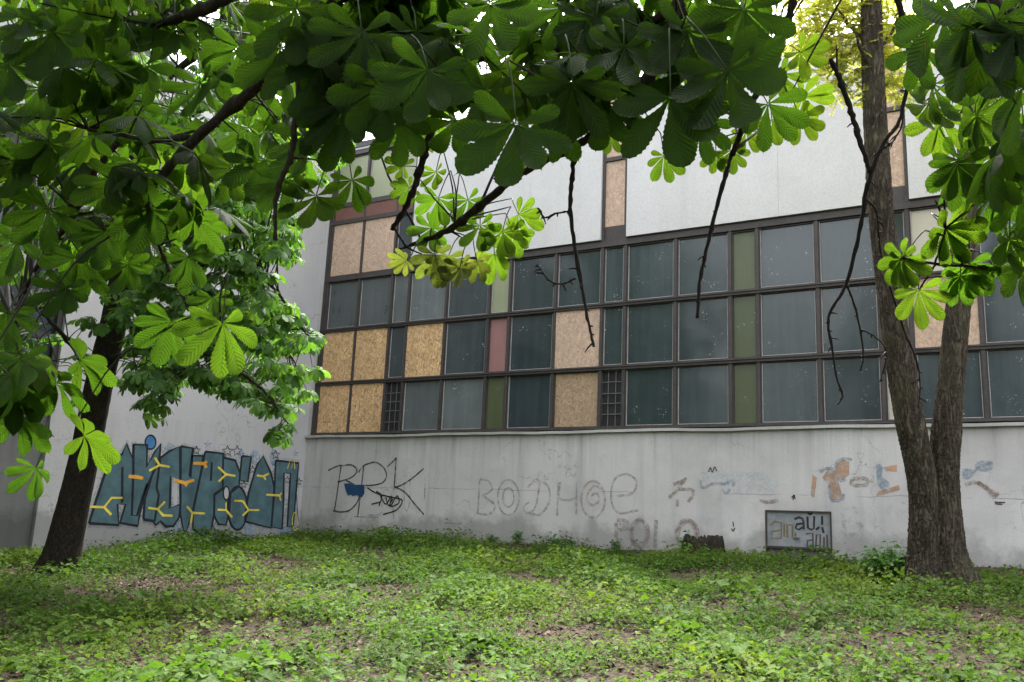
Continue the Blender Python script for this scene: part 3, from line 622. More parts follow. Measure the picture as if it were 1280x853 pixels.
# ---- right tree: twin stems (forked) ----
tb = np.array([13.52, -2.45, 0.0]); tb[2] = gz(tb[0], tb[1])
rtree = empty('forked_tree', tb, 'tall tree with two furrowed stems forking near the ground before the factory wall', 'tree')
D = 10.65
def rp(x, y, dd=0.0): return at(x, y, D+dd)
trunk('trunk', [rp(1153, 745), rp(1155, 725), rp(1157, 690), rp(1155, 630), rp(1150, 585), rp(1138, 530), rp(1124, 450), rp(1112, 360), rp(1101, 260), rp(1094, 150), rp(1090, 50), rp(1089, -80), rp(1095, -300)], [.46, .335, .225, .185, .185, .185, .172, .165, .16, .148, .135, .12, .09], rtree, m_bark, 96, 360, .064, 3)
trunk('trunk', [rp(1194, 745, -.05), rp(1191, 725, -.05), rp(1186, 690, -.04), rp(1183, 630), rp(1180, 585, .05), rp(1183, 540, .08), rp(1189, 470, .1), rp(1198, 380, .1), rp(1207, 260, .1), rp(1214, 150, .1), rp(1225, 0, .1), rp(1240, -250, .2)], [.46, .335, .22, .175, .19, .19, .165, .155, .15, .14, .12, .09], rtree, m_bark, 96, 340, .064, 8)
lf = Foliage(); tw = Tubes()
LOC = single_proto(.26, .3)
for limb in ([(1092, 60, 0), (1060, 30, .2), (1035, -10, .5)], [(1092, 90, 0), (1075, 60, -.2), (1070, 40, -.3)], [(1092, 70, 0), (1115, 40, .3), (1130, -10, .4)], [(1095, 10, 0), (1050, -60, .3), (1000, -120, .6)], [(1092, -20, 0), (1150, -90, 0), (1200, -200, .3)]):
    branch('branch', [rp(*p) for p in limb], [.035, .02, .008], rtree, m_bark, 7)
def locust(cx, cy, rx, ry, n):
    for _ in range(n):
        a, r = random.uniform(0, 6.283), math.sqrt(random.random())
        p = rp(cx+rx*r*math.cos(a), cy+ry*r*math.sin(a), random.uniform(-.1, 1.4))
        d = nrm(np.array([random.gauss(0, 1), random.gauss(0, 1), random.uniform(-.9, .2)])); L = random.uniform(.12, .22)
        sidev = nrm(np.cross(d, UPW)); rn = random.random()
        tw.add([p, p+d*L*.5, p+d*L-UPW*.02], [.003, .002, .0015], 3)
        for k in range(7):
            for sgn in (-1, 1):
                q = p+d*L*(k+1)/7.5
                lf.add(LOC, q, sidev*sgn + d*.3 + RNG.normal(0, .15, 3), UPW+RNG.normal(0, .3, 3), random.uniform(.035, .052), min(1, max(0, rn*.7+random.random()*.3)))
locust(1040, 25, 62, 60, 560); locust(1050, 50, 50, 60, 260); locust(1070, 95, 48, 40, 130); locust(1120, 55, 34, 70, 330); locust(1060, -60, 160, 90, 350); locust(1180, -160, 160, 120, 250)
lf.build('foliage', m_leafg, rtree); tw.build('twigs', m_twig, rtree)

# ---- left leaning chestnut ----
LB = on_ground(72, 716); LD = float((LB-CAMP)@FWD)
ltree = empty('chestnut_tree', LB, 'leaning dark chestnut tree with broad leaves standing before the teal graffiti', 'tree')
def lp(x, y, dd=0.0): return at(x, y, LD+dd)
trunk('trunk', [lp(66, 735), lp(70, 716), lp(78, 690), lp(92, 630), lp(108, 560), lp(124, 480), lp(143, 400), lp(155, 330), lp(163, 240), lp(160, 130), lp(150, 0), lp(140, -180), lp(150, -420)], [.36, .30, .235, .20, .185, .175, .165, .155, .14, .13, .115, .09, .04], ltree, m_barkd, 48, 200, .022, 5)
LIMB = []
for pts, r in (([(143, 400, 0), (190, 360, -.5), (260, 330, -1.1), (330, 350, -1.4), (385, 420, -1.6)], .05), ([(155, 330, 0), (220, 260, .2), (300, 240, .1), (360, 270, 0)], .05), ([(130, 450, 0), (180, 440, -.7), (250, 440, -1.2), (320, 480, -1.5), (360, 530, -1.7)], .04),
               ([(120, 480, 0), (80, 420, -.8), (30, 380, -1.2), (-30, 400, -1.5)], .04), ([(160, 280, 0), (80, 200, -.3), (20, 160, -.5), (-60, 100, -.6)], .07), ([(160, 140, 0), (260, 60, -.6), (380, 20, -1.2), (480, -40, -1.5)], .06),
               ([(155, 60, 0), (60, -20, -.5), (-40, -90, -1)], .06), ([(160, 200, 0), (230, 150, .8), (330, 110, 1.3), (430, 120, 1.6)], .05), ([(150, 370, 0), (230, 400, .3), (300, 410, .2), (360, 440, 0)], .04), ([(120, 20, 0), (128, 60, -1.5), (140, 120, -2.5)], .05)):
    o, Q = branch('branch', [lp(*p) for p in pts], [r, r*.7, r*.45, r*.2], ltree, m_barkd, 8); LIMB.append(Q)
LIMBP = np.concatenate(LIMB)
def inpoly(x, y, P):
    c = False; n = len(P)
    for i in range(n):
        x1, y1 = P[i]; x2, y2 = P[(i+1) % n]
        if (y1 > y) != (y2 > y) and x < (x2-x1)*(y-y1)/(y2-y1)+x1: c = not c
    return c
def scatter(P, n):
    xs = [p[0] for p in P]; ys = [p[1] for p in P]; out = []
    while len(out) < n:
        x, y = random.uniform(min(xs), max(xs)), random.uniform(min(ys), max(ys))
        if inpoly(x, y, P): out.append((x, y))
    return out
def shoot(fol, pet, tip, d, nleaf, size, protos, rbase, sag=0.5):
    """a whorl of palmate leaves on stalks round the end of a twig"""
    a0 = random.uniform(0, 6.283)
    for k in range(nleaf):
        a = a0 + k*6.283/nleaf + random.gauss(0, .25); h = np.array([math.cos(a), math.sin(a), 0])
        L = size*random.uniform(.45, .9); s = size*random.uniform(.75, 1.12)
        out = nrm(h + UPW*random.uniform(-.15, .45) + d*.4)
        c = tip + out*L - UPW*L*.15
        pet.add([tip, tip+out*L*.5+UPW*L*.05, c], [.0035*s/.18, .0025*s/.18, .0022*s/.18], 4)
        Y = nrm(h*random.uniform(.5, 1.0) - UPW*random.uniform(.1, 1.0)*sag*1.6)
        N = nrm(UPW + h*random.uniform(.1, .7) + RNG.normal(0, .18, 3))
        fol.add(random.choice(protos), c, Y, N, s, min(1, max(0, rbase + random.gauss(0, .22))))
def connect(tubes, tip, net, r0=.004, sagu=.12):
    d = np.linalg.norm(net-tip, axis=1); q = net[int(np.argmin(d))]; L = d.min()
    if L > 3.0: return nrm(tip-q)
    mid = (tip+q)/2 + np.array([random.gauss(0, .08)*L, random.gauss(0, .08)*L, sagu*L])
    tubes.add(smooth_path([q, mid, tip], 7), np.linspace(r0*(1.3+L*.8), r0*.8, 7), 5); return nrm(tip-mid)
lf = Foliage(); pet = Tubes(); tw = Tubes()
P_right = [(185, 240), (300, 215), (345, 240), (372, 285), (362, 330), (340, 345), (372, 380), (395, 405), (412, 440), (392, 465), (380, 500), (372, 530), (345, 545), (335, 515), (300, 495), (260, 490), (225, 480), (190, 520), (165, 505), (160, 400)]
P_left = [(-60, -60), (200, -60), (230, 200), (200, 330), (180, 480), (120, 520), (60, 470), (-60, 520)]
P_top = [(150, -80), (470, -80), (450, 130), (430, 200), (370, 240), (300, 230), (180, 260)]
for P, n, d0, d1 in ((P_right, 340, -2.2, .6), (P_left, 190, -1.8, .5), (P_top, 240, -2.0, 2.2)):
    for x, y in scatter(P, n):
        tip = lp(x, y, random.uniform(d0, d1)); dv = connect(tw, tip, LIMBP, .0045)
        shoot(lf, pet, tip, dv, random.choice((4, 5, 5, 6)), .165, LOWL if random.random() < .5 else MIDL, random.uniform(.25, .8), .6)
# unseen crown above and behind the frame edge, thickened to shade the left
for _ in range(330):
    tip = lp(random.uniform(-350, 420), random.uniform(-560, -80), random.uniform(-2.5, 2.5)); connect(tw, tip, LIMBP, .006)
    shoot(lf, pet, tip, UPW, 5, .2, LOWL, .4, .6)
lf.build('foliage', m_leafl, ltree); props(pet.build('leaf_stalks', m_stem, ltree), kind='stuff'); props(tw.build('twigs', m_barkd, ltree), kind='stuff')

# ---- near chestnut: trunk just out of frame on the right, limbs reach over the view ----
NB = np.array([17.3, -12.6, 0.0]); NB[2] = gz(NB[0], NB[1])
ntree = empty('chestnut_tree', NB, 'near chestnut tree with dark leafy boughs and bare dead twigs hanging before the factory', 'tree')
top = NB + np.array([-.25, .1, 3.4])
trunk('trunk', [NB-UPW*.2, NB+UPW*.15, NB+np.array([-.05, 0, 1.2]), NB+np.array([-.15, .05, 2.4]), top, NB+np.array([-.3, .3, 5]), NB+np.array([0, .4, 7.5])], [.34, .27, .22, .2, .18, .14, .05], ntree, m_barkd, 40, 120, .02, 9)
NET = []
BR = [  # bough polylines: photo pixel x, y, depth in metres, radius in photo pixels
 ('branch', [(860, -60, 2.3, 9), (846, 20, 2.3, 8), (826, 70, 2.3, 7.5), (800, 112, 2.3, 7), (786, 176, 2.3, 5.5)]),
 ('branch', [(430, -10, 2.5, 8.5), (400, 28, 2.5, 8), (330, 98, 2.6, 7), (250, 168, 2.7, 6), (195, 228, 2.8, 5), (150, 288, 2.9, 4)]),
 ('branch', [(235, 172, 2.72, 4), (190, 175, 2.8, 3.5), (110, 162, 2.9, 2.2)]),
 ('branch', [(148, 178, 2.85, 3.2), (118, 215, 2.9, 3.6), (92, 270, 3.0, 3), (40, 345, 3.1, 2.4), (15, 420, 3.2, 2)]),
 ('branch', [(183, 238, 2.8, 2.4), (190, 282, 2.8, 2.2), (216, 346, 2.8, 2), (248, 400, 2.8, 1.8), (276, 408, 2.8, 1.5)]),
 ('branch', [(398, 30, 2.5, 5), (378, 80, 2.45, 4.2), (370, 150, 2.4, 3.8), (362, 200, 2.4, 3.4), (345, 245, 2.4, 2.8), (344, 300, 2.4, 2.2)]),
 ('branch', [(330, -60, 2.6, 9), (285, -6, 2.7, 8), (236, 18, 2.8, 6), (170, 40, 3.0, 3)]),
 ('branch', [(815, 95, 2.3, 5), (790, 140, 2.32, 4.6), (752, 160, 2.35, 4.4), (724, 180, 2.4, 4.5), (705, 190, 2.4, 3.5)]),
 ('branch', [(705, 190, 2.42, 4), (655, 215, 2.6, 4.5), (602, 256, 2.9, 4.8), (560, 288, 3.1, 4.2), (520, 304, 3.2, 2.6), (498, 312, 3.2, 1.6)]),
 ('branch', [(560, 90, 2.6, 4), (540, 160, 2.7, 4), (526, 210, 2.8, 4), (512, 250, 2.8, 3.4), (490, 287, 2.8, 2.8)]),
 ('branch', [(493, 286, 2.8, 1.3), (508, 308, 2.8, 1.2), (527, 318, 2.8, 1)]),
 ('branch', [(846, 10, 2.3, 6), (740, 60, 2.5, 6), (640, 62, 2.6, 5), (560, 90, 2.6, 4), (480, 120, 2.6, 3)]),
 ('branch', [(1000, -40, 2.3, 5), (985, 22, 2.3, 4.5), (962, 75, 2.35, 4.2), (940, 130, 2.4, 3.6), (915, 195, 2.45, 3.2)]),
 ('branch', [(1290, 40, 2.4, 10), (1180, -30, 2.3, 10), (1050, -60, 2.3, 9), (930, -80, 2.3, 9), (800, -60, 2.4, 9), (600, -40, 2.5, 9), (430, -10, 2.5, 8.5)]),
 ('branch', [(1420, 180, 2.6, 5), (1290, 226, 2.7, 3), (1256, 250, 2.7, 2.4), (1230, 282, 2.7, 1.6)]),
 ('branch', [(1420, 330, 2.6, 4), (1290, 336, 2.6, 3), (1230, 334, 2.6, 2.2), (1170, 330, 2.6, 1.7), (1124, 322, 2.6, 1.2)]),
 ('branch', [(1170, 330, 2.6, 1.4), (1160, 345, 2.6, 1.3), (1149, 362, 2.6, 1.1)]),
 ('branch', [(1168, 330, 2.6, 1.3), (1176, 308, 2.6, 1.2), (1182, 286, 2.6, 1)]),
 ('branch', [(1400, 20, 2.2, 16), (1300, 70, 2.3, 14), (1240, 90, 2.4, 9), (1212, 40, 2.4, 5)]),
 ('dead_branch', [(720, 180, 2.4, 3.4), (715, 225, 2.4, 3.2), (713, 262, 2.4, 3), (721, 325, 2.4, 2.6), (733, 390, 2.4, 2.2), (742, 434, 2.4, 1.8)]),
 ('dead_branch', [(714, 264, 2.4, 1.4), (695, 267, 2.4, 1.3), (681, 272, 2.4, 1.2), (672, 260, 2.4, .8)]),
 ('dead_branch', [(720, 348, 2.4, 1.5), (702, 355, 2.4, 1.3), (686, 350, 2.4, 1.1), (671, 330, 2.4, .7)]),
 ('dead_branch', [(915, 190, 2.45, 3.2), (901, 240, 2.45, 3.1), (886, 300, 2.45, 2.8), (875, 350, 2.45, 2.5), (872, 398, 2.45, 2.4)]),
 ('dead_branch', [(1110, -40, 2.7, 5), (1136, 60, 2.7, 4), (1126, 145, 2.7, 2.8), (1104, 180, 2.7, 3.6), (1086, 226, 2.7, 4), (1075, 288, 2.7, 3.2), (1057, 356, 2.7, 2.8), (1036, 396, 2.7, 2.2), (1040, 435, 2.7, 1.8), (1046, 472, 2.7, 1.6), (1053, 494, 2.7, 1.3), (1047, 506, 2.7, 1)]),
 ('dead_branch', [(1038, 74, 2.7, 3), (1050, 100, 2.7, 4.2), (1064, 140, 2.7, 4.2), (1074, 175, 2.7, 4), (1088, 216, 2.7, 3.6)]),
 ('dead_branch', [(1046, 86, 2.7, 1.8), (1046, 70, 2.7, 1.4), (1045, 56, 2.7, .8)]),
 ('dead_branch', [(1058, 355, 2.7, 1.7), (1070, 388, 2.7, 1.6), (1079, 438, 2.7, 1.4), (1076, 464, 2.7, .9)]),
 ('dead_branch', [(1075, 412, 2.7, 1.3), (1092, 420, 2.7, 1.2), (1108, 440, 2.7, 1.1), (1100, 478, 2.7, .8)]),
 ('dead_branch', [(1079, 246, 2.7, 1.6), (1094, 262, 2.7, 1.7), (1098, 290, 2.7, 1.4), (1104, 330, 2.7, 1.2), (1130, 412, 2.7, 1.5), (1146, 452, 2.7, 1.4), (1150, 488, 2.7, 1.1), (1147, 510, 2.7, .8)]),
 ('dead_branch', [(1098, 190, 2.7, 1.6), (1115, 178, 2.7, 1.5), (1126, 160, 2.7, 1.3), (1130, 138, 2.7, .9)]),
]
for nm, pts in BR:
    P = [at(x, y, d) for x, y, d, r in pts]; R = [r*d/FPX*(.86 if nm == 'dead_branch' else 1.05) for x, y, d, r in pts]
    o, Q = branch(nm, P, R, ntree, m_twig if nm == 'dead_branch' else m_barkd, 8)
    if nm == 'branch': NET.append(Q)
    else:
        o['label'] = 'bare dead twig hanging down'; sp = Tubes()
        for k in range(2, len(Q)-1, 2):
            if random.random() < .75:
                v = RT*random.uniform(-1, 1) - UP*random.uniform(-.2, .9) + FWD*random.uniform(-.5, .5); L = random.choice((.008, .012, .012, .03))
                sp.add([Q[k]-v*.002, Q[k]+v*L*.6, Q[k]+v*L-UP*L*.15], [.0034, .0026, .0012], 5)
        if sp.k: props(sp.build('spurs', m_twig, o), kind='stuff')
for P in ([top, top+np.array([-.8, .1, .5]), at(1180, -120, 2.3), at(1050, -62, 2.3)], [NB+np.array([-.15, .05, 2.3]), at(1500, 120, 2.4), at(1400, 20, 2.2)], [NB+np.array([-.15, .05, 2.0]), at(1520, 280, 2.5), at(1420, 330, 2.6)], [NB+np.array([-.15, .05, 2.2]), at(1500, 170, 2.55), at(1420, 180, 2.6)],
          [at(1050, -60, 2.3), at(1000, -50, 2.3), at(940, -75, 2.3), at(860, -60, 2.3)]):
    o, Q = branch('branch', P, [.07, .055, .03], ntree, m_barkd, 9); NET.append(Q)
hub = NB + np.array([-.3, .3, 4.6])
OVER = []
for a in np.linspace(0, 6.283, 9)[:-1]:
    e = np.array([13.8+3.4*math.cos(a), -12.6+2.6*math.sin(a), 4.2+random.uniform(-.4, 1.2)])
    o, Q = branch('branch', [hub, (hub+e)/2+UPW*.5, e], [.07, .045, .015], ntree, m_barkd, 7); OVER.append(Q)
NETP = np.concatenate(NET); OVERP = np.concatenate(OVER)
lf = Foliage(); lfy = Foliage(); pet = Tubes(); tw = Tubes()
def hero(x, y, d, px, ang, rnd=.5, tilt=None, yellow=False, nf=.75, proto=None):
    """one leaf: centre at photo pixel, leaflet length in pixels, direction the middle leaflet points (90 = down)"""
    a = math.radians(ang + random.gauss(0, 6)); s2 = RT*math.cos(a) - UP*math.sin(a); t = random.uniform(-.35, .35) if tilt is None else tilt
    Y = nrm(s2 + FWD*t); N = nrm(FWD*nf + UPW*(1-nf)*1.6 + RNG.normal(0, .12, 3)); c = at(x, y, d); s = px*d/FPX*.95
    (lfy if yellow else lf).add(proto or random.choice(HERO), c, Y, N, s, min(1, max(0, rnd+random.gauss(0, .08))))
    st = c + UPW*s*random.uniform(.15, .35) - Y*s*random.uniform(.3, .7) + RT*s*random.uniform(-.35, .35) + FWD*s*random.uniform(-.1, .4)
    pet.add(smooth_path([st, (st+c)/2 - Y*.01 + UPW*.008, c], 5), np.linspace(.0024, .0017, 5), 5)
    connect(tw, st, NETP, .0026, .05)
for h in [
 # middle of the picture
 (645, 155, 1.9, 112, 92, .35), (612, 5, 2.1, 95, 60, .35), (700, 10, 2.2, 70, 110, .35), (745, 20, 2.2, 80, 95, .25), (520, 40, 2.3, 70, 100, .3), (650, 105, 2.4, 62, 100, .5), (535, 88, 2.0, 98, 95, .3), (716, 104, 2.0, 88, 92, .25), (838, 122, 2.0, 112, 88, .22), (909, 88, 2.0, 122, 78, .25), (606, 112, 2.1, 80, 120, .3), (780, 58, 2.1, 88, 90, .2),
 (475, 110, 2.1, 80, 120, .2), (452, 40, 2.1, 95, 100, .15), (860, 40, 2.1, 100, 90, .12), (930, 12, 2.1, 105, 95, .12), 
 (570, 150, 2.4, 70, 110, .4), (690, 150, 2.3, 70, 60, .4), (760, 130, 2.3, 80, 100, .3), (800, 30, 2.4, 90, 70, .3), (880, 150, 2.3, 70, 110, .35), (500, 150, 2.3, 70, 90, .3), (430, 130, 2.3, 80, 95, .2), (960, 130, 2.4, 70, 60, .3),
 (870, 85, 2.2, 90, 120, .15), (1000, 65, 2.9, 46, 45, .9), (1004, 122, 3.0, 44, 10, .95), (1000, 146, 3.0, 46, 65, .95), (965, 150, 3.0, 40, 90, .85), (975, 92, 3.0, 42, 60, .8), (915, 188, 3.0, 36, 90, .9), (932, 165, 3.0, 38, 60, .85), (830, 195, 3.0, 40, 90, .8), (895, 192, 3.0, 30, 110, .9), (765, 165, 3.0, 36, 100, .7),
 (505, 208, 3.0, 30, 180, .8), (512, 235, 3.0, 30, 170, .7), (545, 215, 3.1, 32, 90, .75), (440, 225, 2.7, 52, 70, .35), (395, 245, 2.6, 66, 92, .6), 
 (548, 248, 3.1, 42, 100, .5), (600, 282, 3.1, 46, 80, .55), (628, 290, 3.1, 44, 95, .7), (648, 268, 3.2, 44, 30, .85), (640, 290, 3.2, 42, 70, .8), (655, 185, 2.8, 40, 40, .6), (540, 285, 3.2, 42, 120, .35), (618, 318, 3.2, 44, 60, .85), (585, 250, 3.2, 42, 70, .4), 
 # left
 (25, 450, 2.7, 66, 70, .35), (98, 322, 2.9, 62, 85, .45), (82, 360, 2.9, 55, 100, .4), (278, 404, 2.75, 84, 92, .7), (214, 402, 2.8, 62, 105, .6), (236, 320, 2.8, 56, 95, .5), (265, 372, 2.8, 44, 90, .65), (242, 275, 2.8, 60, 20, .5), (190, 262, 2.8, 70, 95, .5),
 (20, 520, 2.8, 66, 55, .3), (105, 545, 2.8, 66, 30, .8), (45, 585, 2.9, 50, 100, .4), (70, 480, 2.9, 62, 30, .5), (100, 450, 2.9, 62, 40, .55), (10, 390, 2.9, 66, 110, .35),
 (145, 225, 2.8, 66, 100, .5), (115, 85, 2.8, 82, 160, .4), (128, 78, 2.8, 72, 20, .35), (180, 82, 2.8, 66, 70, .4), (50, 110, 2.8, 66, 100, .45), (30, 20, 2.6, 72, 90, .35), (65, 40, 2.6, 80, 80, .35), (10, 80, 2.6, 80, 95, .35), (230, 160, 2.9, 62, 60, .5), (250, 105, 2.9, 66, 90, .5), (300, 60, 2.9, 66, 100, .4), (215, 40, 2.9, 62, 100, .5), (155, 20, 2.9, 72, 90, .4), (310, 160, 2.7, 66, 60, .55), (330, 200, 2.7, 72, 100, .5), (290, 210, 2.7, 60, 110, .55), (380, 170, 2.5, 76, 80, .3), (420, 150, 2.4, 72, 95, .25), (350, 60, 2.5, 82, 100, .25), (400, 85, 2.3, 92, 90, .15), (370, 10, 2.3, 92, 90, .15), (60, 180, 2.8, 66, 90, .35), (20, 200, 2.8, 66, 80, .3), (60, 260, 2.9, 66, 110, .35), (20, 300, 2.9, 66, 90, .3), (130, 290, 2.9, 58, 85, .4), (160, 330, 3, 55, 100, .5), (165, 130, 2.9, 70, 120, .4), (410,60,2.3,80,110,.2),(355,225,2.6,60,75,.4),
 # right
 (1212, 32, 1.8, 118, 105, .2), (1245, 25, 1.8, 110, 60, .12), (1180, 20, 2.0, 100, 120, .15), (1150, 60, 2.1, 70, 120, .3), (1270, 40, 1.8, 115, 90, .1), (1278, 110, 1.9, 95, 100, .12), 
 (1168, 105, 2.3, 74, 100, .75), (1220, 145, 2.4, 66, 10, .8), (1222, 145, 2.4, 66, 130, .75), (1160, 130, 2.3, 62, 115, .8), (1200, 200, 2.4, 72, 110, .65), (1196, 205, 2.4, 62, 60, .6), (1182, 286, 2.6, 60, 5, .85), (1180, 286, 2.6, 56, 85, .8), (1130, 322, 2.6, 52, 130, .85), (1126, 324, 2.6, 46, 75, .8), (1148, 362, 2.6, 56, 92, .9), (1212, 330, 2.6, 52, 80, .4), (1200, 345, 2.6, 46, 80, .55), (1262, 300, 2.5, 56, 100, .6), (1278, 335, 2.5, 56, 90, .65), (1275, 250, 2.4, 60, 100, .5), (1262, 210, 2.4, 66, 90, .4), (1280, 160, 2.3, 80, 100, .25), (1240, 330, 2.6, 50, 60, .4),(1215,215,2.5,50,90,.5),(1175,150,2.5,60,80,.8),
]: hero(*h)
for h in [(543, 318, 3.1, 46, 88, .45), (575, 334, 3.1, 42, 80, .85), (560, 322, 3.15, 42, 110, .3), (508, 326, 3.1, 28, 160, .8), (596, 326, 3.15, 34, 70, .6)]: hero(*h, yellow=True)
# fill between the boughs
for P, n, d0, d1, sz in (([(-40, -60), (440, -60), (450, 30), (400, 120), (320, 210), (230, 290), (180, 320), (90, 360), (0, 480), (-40, 480)], 62, 2.6, 4.6, .17), ([(420, -70), (930, -70), (900, 60), (860, 120), (760, 120), (680, 110), (560, 110), (470, 140), (420, 130)], 26, 2.2, 3.6, .17), ([(720, -70), (960, -70), (940, 60), (760, 90)], 8, 2.2, 3.2, .18), ([(400, -70), (540, -70), (520, 70), (430, 90)], 12, 2.2, 3.0, .18),
                     ([(1205, -70), (1330, -70), (1330, 330), (1280, 290), (1260, 180), (1225, 110), (1200, 40)], 11, 2.1, 3.2, .17)):
    for x, y in scatter(P, n):
        tip = at(x, y, random.uniform(d0, d1)); dv = connect(tw, tip, NETP, .003)
        shoot(lf, pet, tip, dv, random.choice((3, 4, 5)), sz, MIDL, random.uniform(.2, .6), .8)
# unseen crown overhead and behind the camera, added to shade the near leaves
def in_view(p, m=90):
    q = p-CAMP; z = q@FWD
    if z < .2: return False
    x, y = PX+FPX*(q@RT)/z, PY-FPX*(q@UP)/z
    return -m < x < 1280+m and -m < y < 853+m
for _ in range(470):
    a, r = random.uniform(0, 6.283), math.sqrt(random.random())
    tip = np.array([12.7+5.0*r*math.cos(a), -12.6+3.2*r*math.sin(a), random.uniform(3.3, 5.8)])
    if in_view(tip): continue
    connect(tw, tip, OVERP, .005)
    shoot(lf, pet, tip, UPW, 5, .2, LOWL, .4, .6)
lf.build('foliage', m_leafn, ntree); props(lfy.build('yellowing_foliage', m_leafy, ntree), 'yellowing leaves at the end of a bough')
props(pet.build('leaf_stalks', m_stem, ntree), kind='stuff'); props(tw.build('twigs', m_twig, ntree), kind='stuff')

# ---- trees behind the camera, mirrored in the windows; far-left one added to shade the wing ----
def back_tree(x, y, h, r, seed, label, grp=None):
    rg = np.random.default_rng(seed); z = gz(x, max(y, -20.)); t = empty('broadleaf_tree', (x, y, z), label, 'tree', grp)
    trunk('trunk', [np.array([x, y, z-.2]), np.array([x+.1, y, z+h*.3]), np.array([x-.1, y+.1, z+h*.6]), np.array([x, y, z+h*.95])], [.3, .24, .17, .03], t, m_barkd, 16, 40, .02, seed)
    f = Foliage(); S = single_proto(.34, .4); n = 0; C_ = [np.array([x+rg.normal(0, r*.45), y+rg.normal(0, r*.45), z+h*rg.uniform(.2, .95)]) for _ in range(38)]
    for c in C_:
        rr = r*rg.uniform(.28, .5)
        for _ in range(44):
            u = nrm(rg.normal(0, 1, 3)); p = c + u*rr*rg.uniform(.55, 1.0)*np.array([1, 1, .75])
            f.add(S if x > 3 or y < -15 else random.choice(LOWL), p, u+rg.normal(0, .6, 3)-UPW*.4, UPW+rg.normal(0, .5, 3), rg.uniform(.22, .36), rg.random())
    f.build('foliage', m_leafb, t)
for k, (x, y, h, r) in enumerate(((2.0, -11.0, 11, 2.7), (-6, -17, 11, 3.0), (-1, -21, 13, 3.3), (4.5, -22, 12, 3.2), (9.5, -23, 14, 3.4), (15, -24, 12, 3.3), (21, -22, 13, 3.4), (27, -17, 12, 3.2))):
    
    if k == 0: back_tree(x, y, h, r, 60, 'tree added at the far left edge to shade the side wing of the factory')
    else: back_tree(x, y, h, r, 60+k, 'dense green broadleaf tree across the lawn, mirrored in the factory windows', 'trees mirrored in the windows')

# ================================================================== UNDERGROWTH
def blob(px, py, rx, ry):
    c = on_ground(px, py); return c[0], c[1], rx, ry
BARE = [blob(230, 735, 2.3, 1.2), blob(330, 705, 1.8, .9), blob(300, 745, 1.6, .7), blob(150, 745, 1.5, .9), blob(430, 815, .7, .5), blob(200, 838, .8, .4), blob(960, 765, .6, .35), blob(1010, 800, .5, .3), blob(1180, 765, .8, .4), blob(1050, 835, .5, .3), blob(670, 800, .55, .35), blob(560, 775, .35, .3), blob(290, 790, .8, .5), blob(1130, 735, .7, .4), blob(860, 770, .7, .4), blob(1200, 800, .6, .4), blob(480, 720, .5, .3), blob(750, 740, .4, .3), blob(450, 780, .4, .3), blob(580, 830, .5, .3), blob(1060, 775, .6, .3)]
def dens(x, y):
    d = np.ones_like(x)
    for cx, cy_, rx, ry in BARE: d *= 1 - .97*np.exp(-(((x-cx)/rx)**2 + ((y-cy_)/ry)**2)*1.3)
    n = .5 + .25*np.sin(x*2.1+1.3*np.sin(y*1.7)) + .25*np.sin(y*2.9+1.7*np.sin(x*1.3+.5)) + .25*np.sin(x*5.1+y*3.7)*np.sin(y*6.1-x*2.3)
    return d*np.clip(-.07+1.05*n, 0.02, .85)
